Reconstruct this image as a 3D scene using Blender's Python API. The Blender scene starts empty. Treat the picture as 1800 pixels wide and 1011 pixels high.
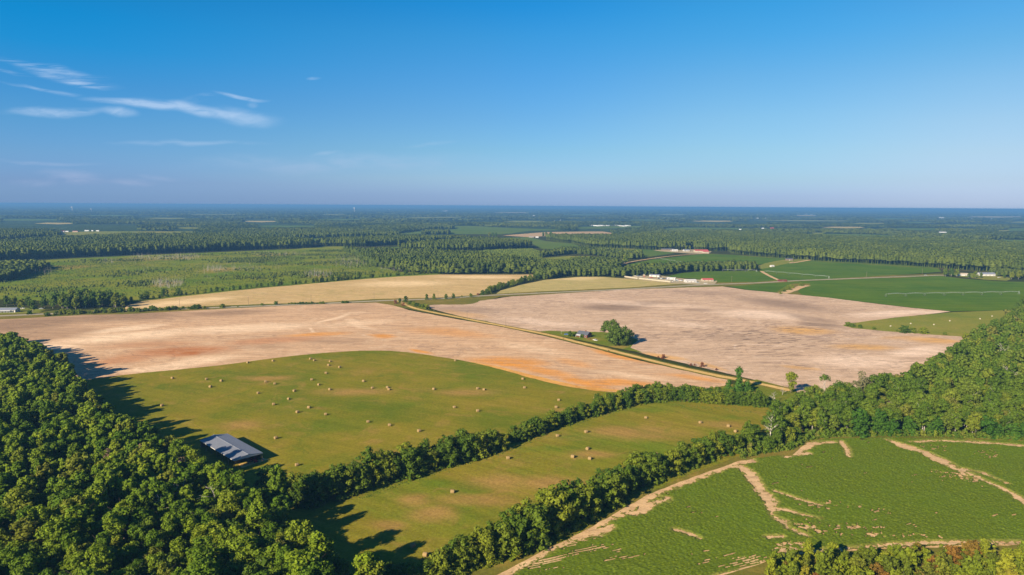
import bpy, bmesh, math, random
import numpy as np
from mathutils import Vector

# ------------------------------------------------------------------ basics
SC = bpy.context.scene
COL = SC.collection
H = 115.0                      # height of the drone above the fields
F = 1200.0                     # focal length in pixels of an 1800 px wide frame
YH = 362.0
PITCH = math.atan((505.5 - YH) / F)
ROLL = math.radians(0.334)
fw = np.array([0, math.cos(PITCH), -math.sin(PITCH)])
r0 = np.array([1.0, 0, 0]); u0 = np.array([0, math.sin(PITCH), math.cos(PITCH)])
RT = math.cos(ROLL) * r0 + math.sin(ROLL) * u0
UP = -math.sin(ROLL) * r0 + math.cos(ROLL) * u0

def ray(px, py):
    return fw + (px - 900) / F * RT + (505.5 - py) / F * UP
def G(px, py, z=0.0):
    """where the line of sight of a photo point meets the level z"""
    d = ray(px, py)
    dz = min(d[2], -0.0012)
    t = (z - H) / dz
    return (d[0] * t, d[1] * t)
def ppm(px, py):
    """photo pixels per metre for a thing standing at that point"""
    return F / G(px, py)[1]

rng = np.random.default_rng(7)
random.seed(7)

def _hash(ix, iy, s):
    h = (ix * 374761393 + iy * 668265263 + s * 974711) & 0x7fffffff
    h = ((h ^ (h >> 13)) * 1274126177) & 0x7fffffff
    return ((h ^ (h >> 16)) & 0xffff) / 65535.0
def vnoise(x, y, s=0):
    x = np.asarray(x, float); y = np.asarray(y, float)
    ix = np.floor(x).astype(np.int64); iy = np.floor(y).astype(np.int64)
    fx = x - ix; fy = y - iy
    fx = fx * fx * (3 - 2 * fx); fy = fy * fy * (3 - 2 * fy)
    a = _hash(ix, iy, s); b = _hash(ix + 1, iy, s); c = _hash(ix, iy + 1, s); d = _hash(ix + 1, iy + 1, s)
    return (a * (1 - fx) + b * fx) * (1 - fy) + (c * (1 - fx) + d * fx) * fy
def fbm(x, y, s=0, o=4):
    t = 0; a = .5; n = 0
    for k in range(o):
        t = t + a * vnoise(np.asarray(x) * 2 ** k, np.asarray(y) * 2 ** k, s + k * 17); n += a; a *= .5
    return t / n
def inside(px, py, poly):
    px = np.asarray(px); py = np.asarray(py)
    r = np.zeros(px.shape, bool); n = len(poly)
    for i in range(n):
        x1, y1 = poly[i]; x2, y2 = poly[(i + 1) % n]
        if y1 == y2: continue
        c = ((y1 > py) != (y2 > py)) & (px < (x2 - x1) * (py - y1) / (y2 - y1) + x1)
        r ^= c
    return r
def segdist(px, py, pts, ws):
    """least (distance - half width) to a polyline whose half width changes along it"""
    best = np.full(np.shape(px), 1e9)
    for i in range(len(pts) - 1):
        ax, ay = pts[i]; bx, by = pts[i + 1]
        dx, dy = bx - ax, by - ay; L = dx * dx + dy * dy + 1e-9
        t = np.clip(((px - ax) * dx + (py - ay) * dy) / L, 0, 1)
        d = np.hypot(px - ax - t * dx, py - ay - t * dy) - (ws[i] * (1 - t) + ws[i + 1] * t)
        best = np.minimum(best, d)
    return best
def along(pts, step):
    """points at even steps along a polyline"""
    out = []; carry = 0
    for (ax, ay), (bx, by) in zip(pts[:-1], pts[1:]):
        L = math.hypot(bx - ax, by - ay); t = carry
        while t < L:
            out.append((ax + (bx - ax) * t / L, ay + (by - ay) * t / L)); t += step
        carry = t - L
    return out
def hexgrid(poly, sp, jit=.35, seed=1):
    r = np.random.default_rng(seed)
    P = np.array(poly); x0, y0 = P.min(0); x1, y1 = P.max(0)
    ys = np.arange(y0, y1, sp * .87); xs = np.arange(x0, x1, sp)
    X, Y = np.meshgrid(xs, ys)
    X = X + (np.arange(len(ys)) % 2)[:, None] * sp * .5
    X = X.ravel() + r.uniform(-jit, jit, X.size) * sp; Y = Y.ravel() + r.uniform(-jit, jit, Y.size) * sp
    k = inside(X, Y, poly)
    return X[k], Y[k]

# ------------------------------------------------------------------ tags
def tag(o, label=None, cat=None, group=None, kind=None):
    if label: o['label'] = label
    if cat: o['category'] = cat
    if group: o['group'] = group
    if kind: o['kind'] = kind
    return o
def empty(name, loc, rz=0, sc=1.0):
    o = bpy.data.objects.new(name, None); COL.objects.link(o)
    o.location = loc; o.rotation_euler = (0, 0, rz)
    o.scale = (sc, sc, sc) if not isinstance(sc, tuple) else sc
    o.empty_display_size = .3
    return o
def link(name, me, parent=None):
    o = bpy.data.objects.new(name, me); COL.objects.link(o)
    if parent is not None: o.parent = parent
    return o
def npmesh(name, V, Fc, mat, smooth=False, attr=None):
    """mesh from numpy arrays: V (n,3), Fc (m,k)"""
    V = np.asarray(V, np.float32); Fc = np.asarray(Fc, np.int32)
    me = bpy.data.meshes.new(name)
    me.vertices.add(len(V)); me.vertices.foreach_set('co', V.ravel())
    k = Fc.shape[1]
    me.loops.add(Fc.size); me.loops.foreach_set('vertex_index', Fc.ravel())
    me.polygons.add(len(Fc))
    me.polygons.foreach_set('loop_start', np.arange(0, Fc.size, k, dtype=np.int32))
    me.polygons.foreach_set('loop_total', np.full(len(Fc), k, np.int32))
    if smooth: me.polygons.foreach_set('use_smooth', np.ones(len(Fc), bool))
    if attr is not None:
        a = me.attributes.new('tint', 'FLOAT', 'POINT'); a.data.foreach_set('value', np.asarray(attr, np.float32))
    me.materials.append(mat)
    me.update(calc_edges=True)
    return me

class MB:
    """collects simple shapes that make up ONE part"""
    def __init__(s): s.v = []; s.f = []
    def poly(s, pts, faces):
        b = len(s.v); s.v += [tuple(p) for p in pts]; s.f += [tuple(b + i for i in q) for q in faces]
    def box(s, x0, x1, y0, y1, z0, z1):
        s.poly([(x0, y0, z0), (x1, y0, z0), (x1, y1, z0), (x0, y1, z0), (x0, y0, z1), (x1, y0, z1), (x1, y1, z1), (x0, y1, z1)],
               [(0, 3, 2, 1), (4, 5, 6, 7), (0, 1, 5, 4), (1, 2, 6, 5), (2, 3, 7, 6), (3, 0, 4, 7)])
    def tube(s, a, b, ra, rb=None, n=6, cap=True):
        rb = ra if rb is None else rb
        a = Vector(a); b = Vector(b); d = (b - a).normalized()
        u = d.orthogonal().normalized(); w = d.cross(u)
        P = []
        for c, r in ((a, ra), (b, rb)):
            for k in range(n):
                t = 2 * math.pi * k / n; P.append(c + (u * math.cos(t) + w * math.sin(t)) * r)
        fs = [(k, (k + 1) % n, n + (k + 1) % n, n + k) for k in range(n)]
        if cap: fs += [tuple(range(n))[::-1], tuple(range(n, 2 * n))]
        s.poly(P, fs)
    def prism(s, prof, y0, y1):
        """profile in x,z drawn out along y"""
        n = len(prof)
        s.poly([(x, y0, z) for x, z in prof] + [(x, y1, z) for x, z in prof],
               [tuple(range(n)), tuple(range(2 * n - 1, n - 1, -1))] + [(k, n + k, n + (k + 1) % n, (k + 1) % n) for k in range(n)])
    def mesh(s, name, mat, smooth=False, bevel=0):
        me = bpy.data.meshes.new(name); me.from_pydata(s.v, [], s.f)
        bm = bmesh.new(); bm.from_mesh(me)
        bmesh.ops.recalc_face_normals(bm, faces=bm.faces)
        if bevel: bmesh.ops.bevel(bm, geom=bm.edges[:], offset=bevel, segments=1, affect='EDGES')
        bm.to_mesh(me); bm.free()
        if smooth:
            for p in me.polygons: p.use_smooth = True
        me.materials.append(mat); return me
    def build(s, name, mat, parent=None, smooth=False, bevel=0):
        return link(name, s.mesh(name, mat, smooth, bevel), parent)

# ------------------------------------------------------------------ materials
class NT:
    def __init__(s, name, rough=.9, spec=.15):
        s.m = bpy.data.materials.new(name); s.m.use_nodes = True
        s.t = s.m.node_tree; s.n = s.t.nodes; s.l = s.t.links
        s.b = s.n['Principled BSDF']; s.b.inputs['Roughness'].default_value = rough
        s.b.inputs['Specular IOR Level'].default_value = spec
        s.g = None
    def pos(s):
        if s.g is None: s.g = s.n.new('ShaderNodeNewGeometry').outputs['Position']
        return s.g
    def opos(s):
        return s.n.new('ShaderNodeTexCoord').outputs['Object']
    def mapping(s, v, loc=(0, 0, 0), rot=0, sc=(1, 1, 1), typ='POINT'):
        m = s.n.new('ShaderNodeMapping'); m.vector_type = typ
        m.inputs['Location'].default_value = loc; m.inputs['Rotation'].default_value = (0, 0, rot)
        m.inputs['Scale'].default_value = sc; s.l.new(v, m.inputs['Vector']); return m.outputs[0]
    def noise(s, v, scale, detail=4, rough=.55, sc=None, rot=0, dist=0):
        if sc is not None or rot:
            v = s.mapping(v, rot=0, sc=(1, 1, 1)) if False else s.mapping(s.mapping(v, rot=rot) if rot else v, sc=sc or (1, 1, 1))
        n = s.n.new('ShaderNodeTexNoise'); n.inputs['Scale'].default_value = scale
        n.inputs['Detail'].default_value = detail; n.inputs['Roughness'].default_value = rough
        n.inputs['Distortion'].default_value = dist
        s.l.new(v, n.inputs['Vector']); return n.outputs['Fac']
    def ncol(s, v, scale, detail=2):
        n = s.n.new('ShaderNodeTexNoise'); n.inputs['Scale'].default_value = scale
        n.inputs['Detail'].default_value = detail; s.l.new(v, n.inputs['Vector']); return n.outputs['Color']
    def ramp(s, f, stops, interp='LINEAR'):
        r = s.n.new('ShaderNodeValToRGB'); r.color_ramp.interpolation = interp
        e = r.color_ramp.elements
        while len(e) < len(stops): e.new(.5)
        for q, (p, c) in zip(e, stops):
            q.position = p; q.color = (*c, 1) if len(c) == 3 else c
        s.l.new(f, r.inputs[0]); return r.outputs[0]
    def rng(s, f, a, b, c=0, d=1):
        r = s.n.new('ShaderNodeMapRange'); r.interpolation_type = 'SMOOTHSTEP'
        for i, q in enumerate((a, b, c, d)): r.inputs[1 + i].default_value = q
        s.l.new(f, r.inputs[0]); return r.outputs[0]
    def math(s, op, a, b=None, clamp=False):
        n = s.n.new('ShaderNodeMath'); n.operation = op; n.use_clamp = clamp
        for i, q in enumerate((a, b)):
            if q is None: continue
            if isinstance(q, (int, float)): n.inputs[i].default_value = q
            else: s.l.new(q, n.inputs[i])
        return n.outputs[0]
    def vmath(s, op, a, b=None):
        n = s.n.new('ShaderNodeVectorMath'); n.operation = op
        for i, q in enumerate((a, b)):
            if q is None: continue
            if isinstance(q, tuple): n.inputs[i].default_value = q
            else: s.l.new(q, n.inputs[i])
        return n.outputs['Value' if op in ('LENGTH', 'DOT_PRODUCT') else 0]
    def mix(s, f, a, b, mode='MIX'):
        n = s.n.new('ShaderNodeMix'); n.data_type = 'RGBA'; n.blend_type = mode
        for q, i in ((f, 0), (a, 6), (b, 7)):
            if isinstance(q, (int, float)): n.inputs[i].default_value = q
            elif isinstance(q, tuple): n.inputs[i].default_value = (*q, 1) if len(q) == 3 else q
            else: s.l.new(q, n.inputs[i])
        return n.outputs[2]
    def warp(s, v, scale, amp):
        c = s.vmath('SUBTRACT', s.ncol(v, scale), (.5, .5, .5))
        n = s.n.new('ShaderNodeVectorMath'); n.operation = 'SCALE'; n.inputs['Scale'].default_value = amp
        s.l.new(c, n.inputs[0]); return s.vmath('ADD', v, n.outputs[0])
    def blob(s, v, cx, cy, rx, ry, ang=0, hard=.2):
        """soft-edged patch lying at a place on the ground"""
        m = s.mapping(v, loc=(cx, cy, 0), rot=ang, sc=(rx, ry, 1e9), typ='TEXTURE')
        return s.rng(s.vmath('LENGTH', m), hard, 1.0, 1, 0)
    def sblob(s, v, x1, y1, x2, y2, wpx, k=1.0, hard=.25):
        """long soft patch of soil between two places"""
        a, b = np.array(G(x1, y1)), np.array(G(x2, y2)); c = (a + b) / 2; d = b - a; L = np.linalg.norm(d) + 1e-6; d = d / L
        mx, my = (x1 + x2) / 2, (y1 + y2) / 2
        q = (np.array(G(mx, my - wpx)) - np.array(G(mx, my + wpx))) / 2
        hw = max(abs(q[1] * d[0] - q[0] * d[1]), wpx / ppm(mx, my) * .8)
        m = s.blob(v, float(c[0]), float(c[1]), float(L / 2 + hw * 1.2), float(hw * 1.4), math.atan2(d[1], d[0]), hard)
        return s.math('MULTIPLY', m, k)
    def pblob(s, v, px, py, rx, ry, ang=0, hard=.15):
        x, y = G(px, py); k = ppm(px, py)
        ry_m = abs(G(px, py - ry)[1] - G(px, py + ry)[1]) / 2
        return s.blob(v, x, y, rx / k, ry_m, ang, hard)
    def maxof(s, L):
        r = L[0]
        for q in L[1:]: r = s.math('MAXIMUM', r, q)
        return r
    def col(s, c):
        if isinstance(c, tuple): s.b.inputs['Base Color'].default_value = (*c, 1)
        else: s.l.new(c, s.b.inputs['Base Color'])
        return s
    def bump(s, h, strength, dist):
        b = s.n.new('ShaderNodeBump'); b.inputs['Strength'].default_value = strength; b.inputs['Distance'].default_value = dist
        s.l.new(h, b.inputs['Height']); s.l.new(b.outputs[0], s.b.inputs['Normal']); return s

def plain(name, c, rough=.7, spec=.3, metal=0, vary=.12, scale=3.0):
    t = NT(name, rough, spec); t.b.inputs['Metallic'].default_value = metal
    n = t.noise(t.opos(), scale, 4)
    t.col(t.ramp(n, [(.25, tuple(x * (1 - vary) for x in c)), (.75, tuple(min(1, x * (1 + vary)) for x in c))]))
    return t.m

def leafmat(name, stops, attr=False, var=.25, trans=.22):
    """foliage: the hue differs from tree to tree and a little from leaf clump to leaf clump"""
    t = NT(name, .65, .08)
    if attr:
        a = t.n.new('ShaderNodeAttribute'); a.attribute_name = 'tint'; f = a.outputs['Fac']
    else:
        f = t.n.new('ShaderNodeObjectInfo').outputs['Random']
    c = t.ramp(f, stops)
    n = t.noise(t.pos(), .9, 3, .7)
    k = t.rng(n, .3, .7, 1 - var, 1 + var)
    n2 = t.n.new('ShaderNodeCombineColor')
    for i in range(3): t.l.new(k, n2.inputs[i])
    c = t.mix(1.0, c, n2.outputs[0], 'MULTIPLY')
    t.col(c)
    tr = t.n.new('ShaderNodeBsdfTranslucent'); t.l.new(t.mix(1.0, c, (1.25, 1.35, .5), 'MULTIPLY'), tr.inputs[0])
    ms = t.n.new('ShaderNodeMixShader'); ms.inputs[0].default_value = trans
    t.l.new(t.b.outputs[0], ms.inputs[1]); t.l.new(tr.outputs[0], ms.inputs[2])
    t.l.new(ms.outputs[0], t.n['Material Output'].inputs['Surface'])
    return t.m

# ------------------------------------------------------------------ camera, sun, sky
cam = bpy.data.objects.new('camera', bpy.data.cameras.new('camera')); COL.objects.link(cam)
from mathutils import Matrix
M = Matrix.Identity(4)
for i in range(3):
    M[i][0] = RT[i]; M[i][1] = UP[i]; M[i][2] = -fw[i]
M[0][3], M[1][3], M[2][3] = 0, 0, H
cam.matrix_world = M
cam.data.sensor_width = 36; cam.data.lens = 24; cam.data.clip_start = .5; cam.data.clip_end = 300000
SC.camera = cam

SUN_EL = math.radians(24.5); SUN_AZ = math.radians(41)      # light runs 41 degrees to the right of straight ahead
sd = Vector((math.sin(SUN_AZ) * math.cos(SUN_EL), math.cos(SUN_AZ) * math.cos(SUN_EL), -math.sin(SUN_EL)))
sun = bpy.data.objects.new('sun', bpy.data.lights.new('sun', 'SUN')); COL.objects.link(sun)
sun.rotation_euler = sd.to_track_quat('-Z', 'Y').to_euler()
sun.location = (-300, -300, 400)
sun.data.energy = 5.0; sun.data.angle = math.radians(.53); sun.data.color = (1.0, .85, .64)

W = bpy.data.worlds.new('World'); SC.world = W; W.use_nodes = True
class WT(NT):
    def __init__(s):
        s.t = W.node_tree; s.n = s.t.nodes; s.l = s.t.links; s.g = None
w = WT()
sky = w.n.new('ShaderNodeTexSky'); sky.sky_type = 'NISHITA'; sky.sun_disc = False
sky.sun_elevation = SUN_EL; sky.sun_rotation = math.pi + SUN_AZ
sky.altitude = 100; sky.air_density = 1.0; sky.dust_density = .6; sky.ozone_density = 2.0
dirv = w.n.new('ShaderNodeTexCoord').outputs['Generated']
sep = w.n.new('ShaderNodeSeparateXYZ'); w.l.new(dirv, sep.inputs[0])
ycl = w.math('MAXIMUM', sep.outputs[1], .02)
az = w.math('DIVIDE', sep.outputs[0], ycl); el = w.math('DIVIDE', sep.outputs[2], ycl)
comb = w.n.new('ShaderNodeCombineXYZ'); w.l.new(az, comb.inputs[0]); w.l.new(el, comb.inputs[1])
uv = comb.outputs[0]
# the air: deeper blue overhead, paler towards the ground and away to the right
grads = [w.ramp(sep.outputs[2], st) for st in ([(0.0, (0.30, .53, 1.25)), (0.0079, (0.269, 0.479, 1.122)), (0.0279, (0.254, 0.415, 0.924)), (0.0608, (0.239, 0.436, 0.808)), (0.0997, (0.192, 0.446, 0.755)), (0.1442, (0.124, 0.447, 0.765)), (0.1875, (0.045, 0.493, 0.82)), (0.2204, (0.024, 0.506, 0.833)), (0.45, (0.065, 0.348, 0.627)), (1.0, (0.078, 0.296, 0.54))],
    [(0.0, (0.311, 0.481, 1.039)), (0.0139, (0.283, 0.426, 0.911)), (0.0384, (0.33, 0.466, 0.766)), (0.0787, (0.284, 0.465, 0.671)), (0.126, (0.238, 0.462, 0.676)), (0.1795, (0.181, 0.48, 0.717)), (0.2307, (0.118, 0.504, 0.75)), (0.2692, (0.058, 0.494, 0.786)), (0.45, (0.065, 0.348, 0.627)), (1.0, (0.078, 0.296, 0.54))],
    [(0.0, (0.331, 0.472, 0.948)), (0.0151, (0.301, 0.418, 0.832)), (0.0382, (0.317, 0.438, 0.684)), (0.0765, (0.329, 0.464, 0.619)), (0.1214, (0.314, 0.484, 0.618)), (0.1724, (0.252, 0.494, 0.646)), (0.2214, (0.159, 0.509, 0.697)), (0.2585, (0.114, 0.519, 0.729)), (0.45, (0.065, 0.348, 0.627)), (1.0, (0.078, 0.296, 0.54))],
    [(0.0, (0.400, 0.521, 0.975)), (0.0147, (0.364, 0.461, 0.855)), (0.0346, (0.361, 0.439, 0.704)), (0.0675, (0.392, 0.457, 0.61)), (0.1064, (0.395, 0.481, 0.589)), (0.1508, (0.347, 0.5, 0.604)), (0.194, (0.25, 0.507, 0.632)), (0.2269, (0.196, 0.515, 0.678)), (0.45, (0.065, 0.348, 0.627)), (1.0, (0.078, 0.296, 0.54))])]
grad = w.mix(w.rng(az, -.71, -.01), grads[0], grads[1])
grad = w.mix(w.rng(az, -.01, .33), grad, grads[2])
grad = w.mix(w.rng(az, .33, .71), grad, grads[3])
skc = w.mix(1.0, sky.outputs[0], grad, 'MULTIPLY')
# high cirrus: streaked wisps at fixed directions of the sky
def duv(px, py):
    d = ray(px, py); return d[0] / d[1], d[2] / d[1]
uvw = w.warp(uv, 9, .03)
def cirrus(px, py, rx, ry, ang, dens, stretch=9, seed=0, thr=(.33, .80)):
    cx, cy = duv(px, py)
    m = w.mapping(uvw, loc=(cx, cy, 0), rot=math.radians(ang), sc=(rx / F, ry / F, 1), typ='TEXTURE')
    msk = w.rng(w.vmath('LENGTH', m), .1, 1.0, 1, 0)
    v = w.mapping(uv, loc=(seed * 3.1, seed * 1.7, 0), rot=math.radians(-ang), sc=(1, stretch, 1))
    n = w.noise(v, 19, 7, .62, dist=.5)
    return w.math('MULTIPLY', w.math('MULTIPLY', msk, w.rng(n, *thr)), dens)
CL = [cirrus(85, 121, 130, 9, -5, 1.0, 12, 1), cirrus(120, 136, 105, 12, -8, 1.0, 12, 2), cirrus(150, 143, 80, 8, -7, .8, 12, 22), cirrus(10, 134, 60, 5, -4, .7, 12, 3),
      cirrus(230, 179, 110, 9, -6, 1.0, 5, 4, (.2, .62)), cirrus(330, 190, 120, 12, -8, 1.0, 4, 19, (.2, .62)), cirrus(430, 203, 80, 20, -8, .9, 3, 5, (.22, .7)), cirrus(95, 196, 110, 12, 4, .95, 4, 6, (.22, .7)),
      cirrus(208, 194, 44, 11, -5, .95, 3, 7, (.2, .65)), cirrus(425, 166, 62, 5, -6, .9, 8, 8, (.2, .6)), cirrus(60, 157, 70, 4, -3, .6, 8, 9, (.2, .7)), cirrus(110, 161, 40, 5, -3, .5, 6, 23, (.2, .7)),
      cirrus(345, 172, 50, 9, 14, .5, 5, 10), cirrus(447, 178, 14, 8, 10, .5, 3, 20, (.2, .7)), cirrus(557, 143, 18, 4, 4, .6, 6, 11, (.2, .7)), cirrus(330, 250, 170, 7, 1, .5, 9, 12, (.2, .7)),
      cirrus(130, 310, 75, 17, -6, .75, 3, 13, (.25, .7)), cirrus(235, 318, 60, 10, 4, .6, 3, 14, (.25, .7)), cirrus(285, 308, 55, 6, -4, .45, 4, 21, (.2, .7)), cirrus(60, 322, 60, 10, 4, .4, 3, 24, (.25, .7)),
      cirrus(580, 285, 330, 22, 1, .5, 4, 15, (.2, .75)), cirrus(80, 287, 130, 5, 0, .4, 8, 16, (.2, .7)), cirrus(570, 266, 40, 4, 3, .4, 6, 17, (.2, .7)),
      cirrus(760, 255, 60, 4, 3, .3, 8, 18, (.2, .7))]
cm = CL[0]
for q in CL[1:]: cm = w.math('ADD', cm, q)
cm = w.math('MULTIPLY', w.math('MINIMUM', cm, 1.0), w.math('GREATER_THAN', sep.outputs[1], .05))
SKYK = .085
cloudc = w.mix(w.rng(el, .03, .12), (2.9, 3.2, 4.4), (4.2, 4.9, 5.9))
skc = w.mix(w.math('MULTIPLY', cm, .44), skc, cloudc)
bg = w.n['Background']; w.l.new(skc, bg.inputs[0]); bg.inputs[1].default_value = SKYK

SC.view_settings.view_transform = 'Standard'; SC.view_settings.look = 'None'
SC.view_settings.exposure = 1.05; SC.view_settings.gamma = 1
SC.view_settings.use_curve_mapping = False
SC.render.engine = 'CYCLES'
cy = SC.cycles
cy.use_denoising = True; cy.denoiser = 'OPENIMAGEDENOISE'
cy.max_bounces = 4; cy.diffuse_bounces = 2; cy.glossy_bounces = 2; cy.transmission_bounces = 3; cy.volume_bounces = 0
cy.transparent_max_bounces = 12

# ------------------------------------------------------------------ the ground, fields and roads
def densify(pts, step=7):
    out = []
    n = len(pts)
    for i in range(n):
        (ax, ay), (bx, by) = pts[i], pts[(i + 1) % n]
        k = max(1, int(math.hypot(bx - ax, by - ay) / step))
        out += [(ax + (bx - ax) * j / k, ay + (by - ay) * j / k) for j in range(k)]
    return out
def smooth(pts, it=2, closed=False):
    for _ in range(it):
        q = [] if closed else [pts[0]]
        rg = range(len(pts)) if closed else range(len(pts) - 1)
        for i in rg:
            a, b = pts[i], pts[(i + 1) % len(pts)]
            q += [(a[0] * .75 + b[0] * .25, a[1] * .75 + b[1] * .25), (a[0] * .25 + b[0] * .75, a[1] * .25 + b[1] * .75)]
        if not closed: q.append(pts[-1])
        pts = q
    return pts
ZL = [0.0]
def field(name, px, mat, jit=.8, zk=None, smoothed=0):
    """a sheet of ground that covers a stretch of land; each sheet lies a little above the last"""
    P = smooth(px, smoothed, True) if smoothed else px
    W2 = [G(*p) for p in densify(P)]
    V = []
    for x, y in W2:
        a = jit * min(4, max(1, y / 500))
        V.append((x + a * (fbm(x / 9, y / 9, 3) - .5) * 2 + a * .5 * (vnoise(x / 2.5, y / 2.5, 4) - .5),
                  y + a * (fbm(x / 9, y / 9, 5) - .5) * 2 + a * .5 * (vnoise(x / 2.5, y / 2.5, 6) - .5)))
    ZL[0] += .005
    z = ZL[0] if zk is None else zk
    bm = bmesh.new()
    f = bm.faces.new([bm.verts.new((float(x), float(y), z)) for x, y in V])
    bmesh.ops.triangulate(bm, faces=[f], ngon_method='EAR_CLIP')
    bmesh.ops.recalc_face_normals(bm, faces=bm.faces)
    me = bpy.data.meshes.new(name); bm.to_mesh(me); bm.free()
    if me.polygons[0].normal.z < 0: me.flip_normals()
    me.materials.append(mat)
    return tag(link(name, me), kind='structure')
def strip(name, px, width, mat, z=None, wob=.25, step=6, kind='structure'):
    """a road, track or verge along a line of photo points, its width in metres"""
    L = [G(*p) for p in smooth(px, 2)]
    L = along(L, step)
    V = []; n = len(L)
    ws = width if isinstance(width, (list, tuple)) else (width, width)
    for i, (x, y) in enumerate(L):
        a = L[max(0, i - 1)]; b = L[min(n - 1, i + 1)]
        dx, dy = b[0] - a[0], b[1] - a[1]; q = math.hypot(dx, dy) or 1
        wd = (ws[0] + (ws[1] - ws[0]) * i / max(1, n - 1)) / 2
        for s in (-1, 1):
            e = wd * (1 + wob * 2 * (fbm(x / 11 + 40 * s, y / 11, 9) - .5))
            V.append((x - s * dy / q * e, y + s * dx / q * e, 0))
    ZL[0] += .005
    zz = ZL[0] if z is None else z
    V = np.array(V, float); V[:, 2] = zz
    Fq = np.array([(2 * i + 1, 2 * i, 2 * i + 2, 2 * i + 3) for i in range(n - 1)])
    me = npmesh(name, V, Fq[:, ::-1], mat)
    if me.polygons[0].normal.z < 0: me.flip_normals()
    return tag(link(name, me), kind=kind)

# --- materials of the land
def bare_soil(name, base, dark, light, blobs_o, blobs_d, blobs_l, orange=(.66, .285, .060), streak_rot=.0, specks=.5, rust=None, speckb=None):
    t = NT(name, 1.0, .0)
    p = t.warp(t.warp(t.pos(), .012, 34), .07, 7)
    big = t.noise(p, 1, 4, .6, sc=(.005, .016, 1), rot=streak_rot)
    mid = t.noise(p, 1, 5, .62, sc=(.022, .10, 1), rot=streak_rot)
    c = t.ramp(big, [(.30, dark), (.46, base), (.62, base), (.75, light)])
    c = t.mix(t.math('MULTIPLY', t.rng(mid, .50, .72), .55), c, light)
    c = t.mix(t.math('MULTIPLY', t.rng(mid, .47, .32), .5), c, dark)
    def lay(c, bl, colr, k):
        if not bl: return c
        m = t.maxof([t.sblob(p, *b) for b in bl])
        brk = t.rng(mid, .36, .58, .7, 1)
        return t.mix(t.math('MULTIPLY', t.math('MULTIPLY', m, brk), k), c, colr)
    c = lay(c, blobs_l, tuple(min(.9, q * 1.22) for q in light), .9)
    c = lay(c, blobs_d, tuple(q * .60 for q in dark), .8)
    c = lay(c, blobs_o, orange, 1.0)
    if rust: c = lay(c, rust, (.42, .145, .042), .95)
    sp = t.noise(t.pos(), 1, 3, .6, sc=(.11, .42, 1), rot=streak_rot + .12)
    c = t.mix(t.math('MULTIPLY', t.rng(sp, .555, .66), specks), c, tuple(q * .62 for q in dark))
    if speckb:
        s2 = t.noise(t.pos(), 1, 3, .55, sc=(.075, .26, 1), rot=streak_rot - .25)
        m = t.maxof([t.sblob(t.pos(), *b) for b in speckb])
        c = t.mix(t.math('MULTIPLY', t.math('MULTIPLY', t.rng(s2, .54, .62), m), .85), c, tuple(q * .55 for q in dark))
    fine = t.noise(t.pos(), 1.1, 4, .7)
    rows = t.noise(t.warp(t.pos(), .006, 30), 1, 2, .5, sc=(.003, .20, 1), rot=streak_rot + .06)      # tillage passes
    k = t.math('MULTIPLY', t.rng(fine, .3, .7, .86, 1.12), t.rng(rows, .38, .62, .92, 1.07)); n2 = t.n.new('ShaderNodeCombineColor')
    for i in range(3): t.l.new(k, n2.inputs[i])
    t.col(t.mix(1.0, c, n2.outputs[0], 'MULTIPLY'))
    t.bump(t.noise(t.pos(), 1, 4, .6, sc=(.25, 1.1, 1), rot=streak_rot), .5, .25)
    return t.m

def grass(name, green, olive, tan, dry=(.5, .66), rot=.0, mow=0.0, blobs=(), gblobs=(), scale=1.0, sc=(.02, .045, 1)):
    t = NT(name, 1.0, .0)
    p = t.warp(t.pos(), .03, 8)
    a = t.noise(p, .012 * scale, 4, .62)
    b = t.noise(p, 1, 5, .66, sc=sc, rot=rot)
    c = t.ramp(a, [(.34, green), (.56, olive), (.8, tuple(.5 * x + .5 * y for x, y in zip(olive, tan)))])
    c = t.mix(t.math('MULTIPLY', t.rng(b, dry[0], dry[1] + .06), .6), c, tan)
    c = t.mix(t.math('MULTIPLY', t.rng(b, .46, .3), .6), c, green)
    if blobs:
        m = t.maxof([t.pblob(p, *q) for q in blobs]); c = t.mix(t.math('MULTIPLY', m, t.rng(b, .28, .6, .5, 1)), c, tan)
    if gblobs:
        m = t.maxof([t.pblob(p, *q) for q in gblobs]); c = t.mix(t.math('MULTIPLY', m, t.rng(b, .65, .35, .25, .9)), c, green)
    if mow:
        v = t.noise(t.pos(), 1, 2, .5, sc=(.012, .28, 1), rot=rot)
        k = t.rng(v, .35, .65, 1 - mow, 1 + mow)
    else:
        k = None
    fine = t.noise(t.pos(), .8, 5, .75)
    kk = t.rng(fine, .28, .72, .80, 1.20)
    if k is not None: kk = t.math('MULTIPLY', kk, k)
    n2 = t.n.new('ShaderNodeCombineColor')
    for i in range(3): t.l.new(kk, n2.inputs[i])
    t.col(t.mix(1.0, c, n2.outputs[0], 'MULTIPLY'))
    t.bump(fine, .6, .35)
    return t.m

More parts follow.
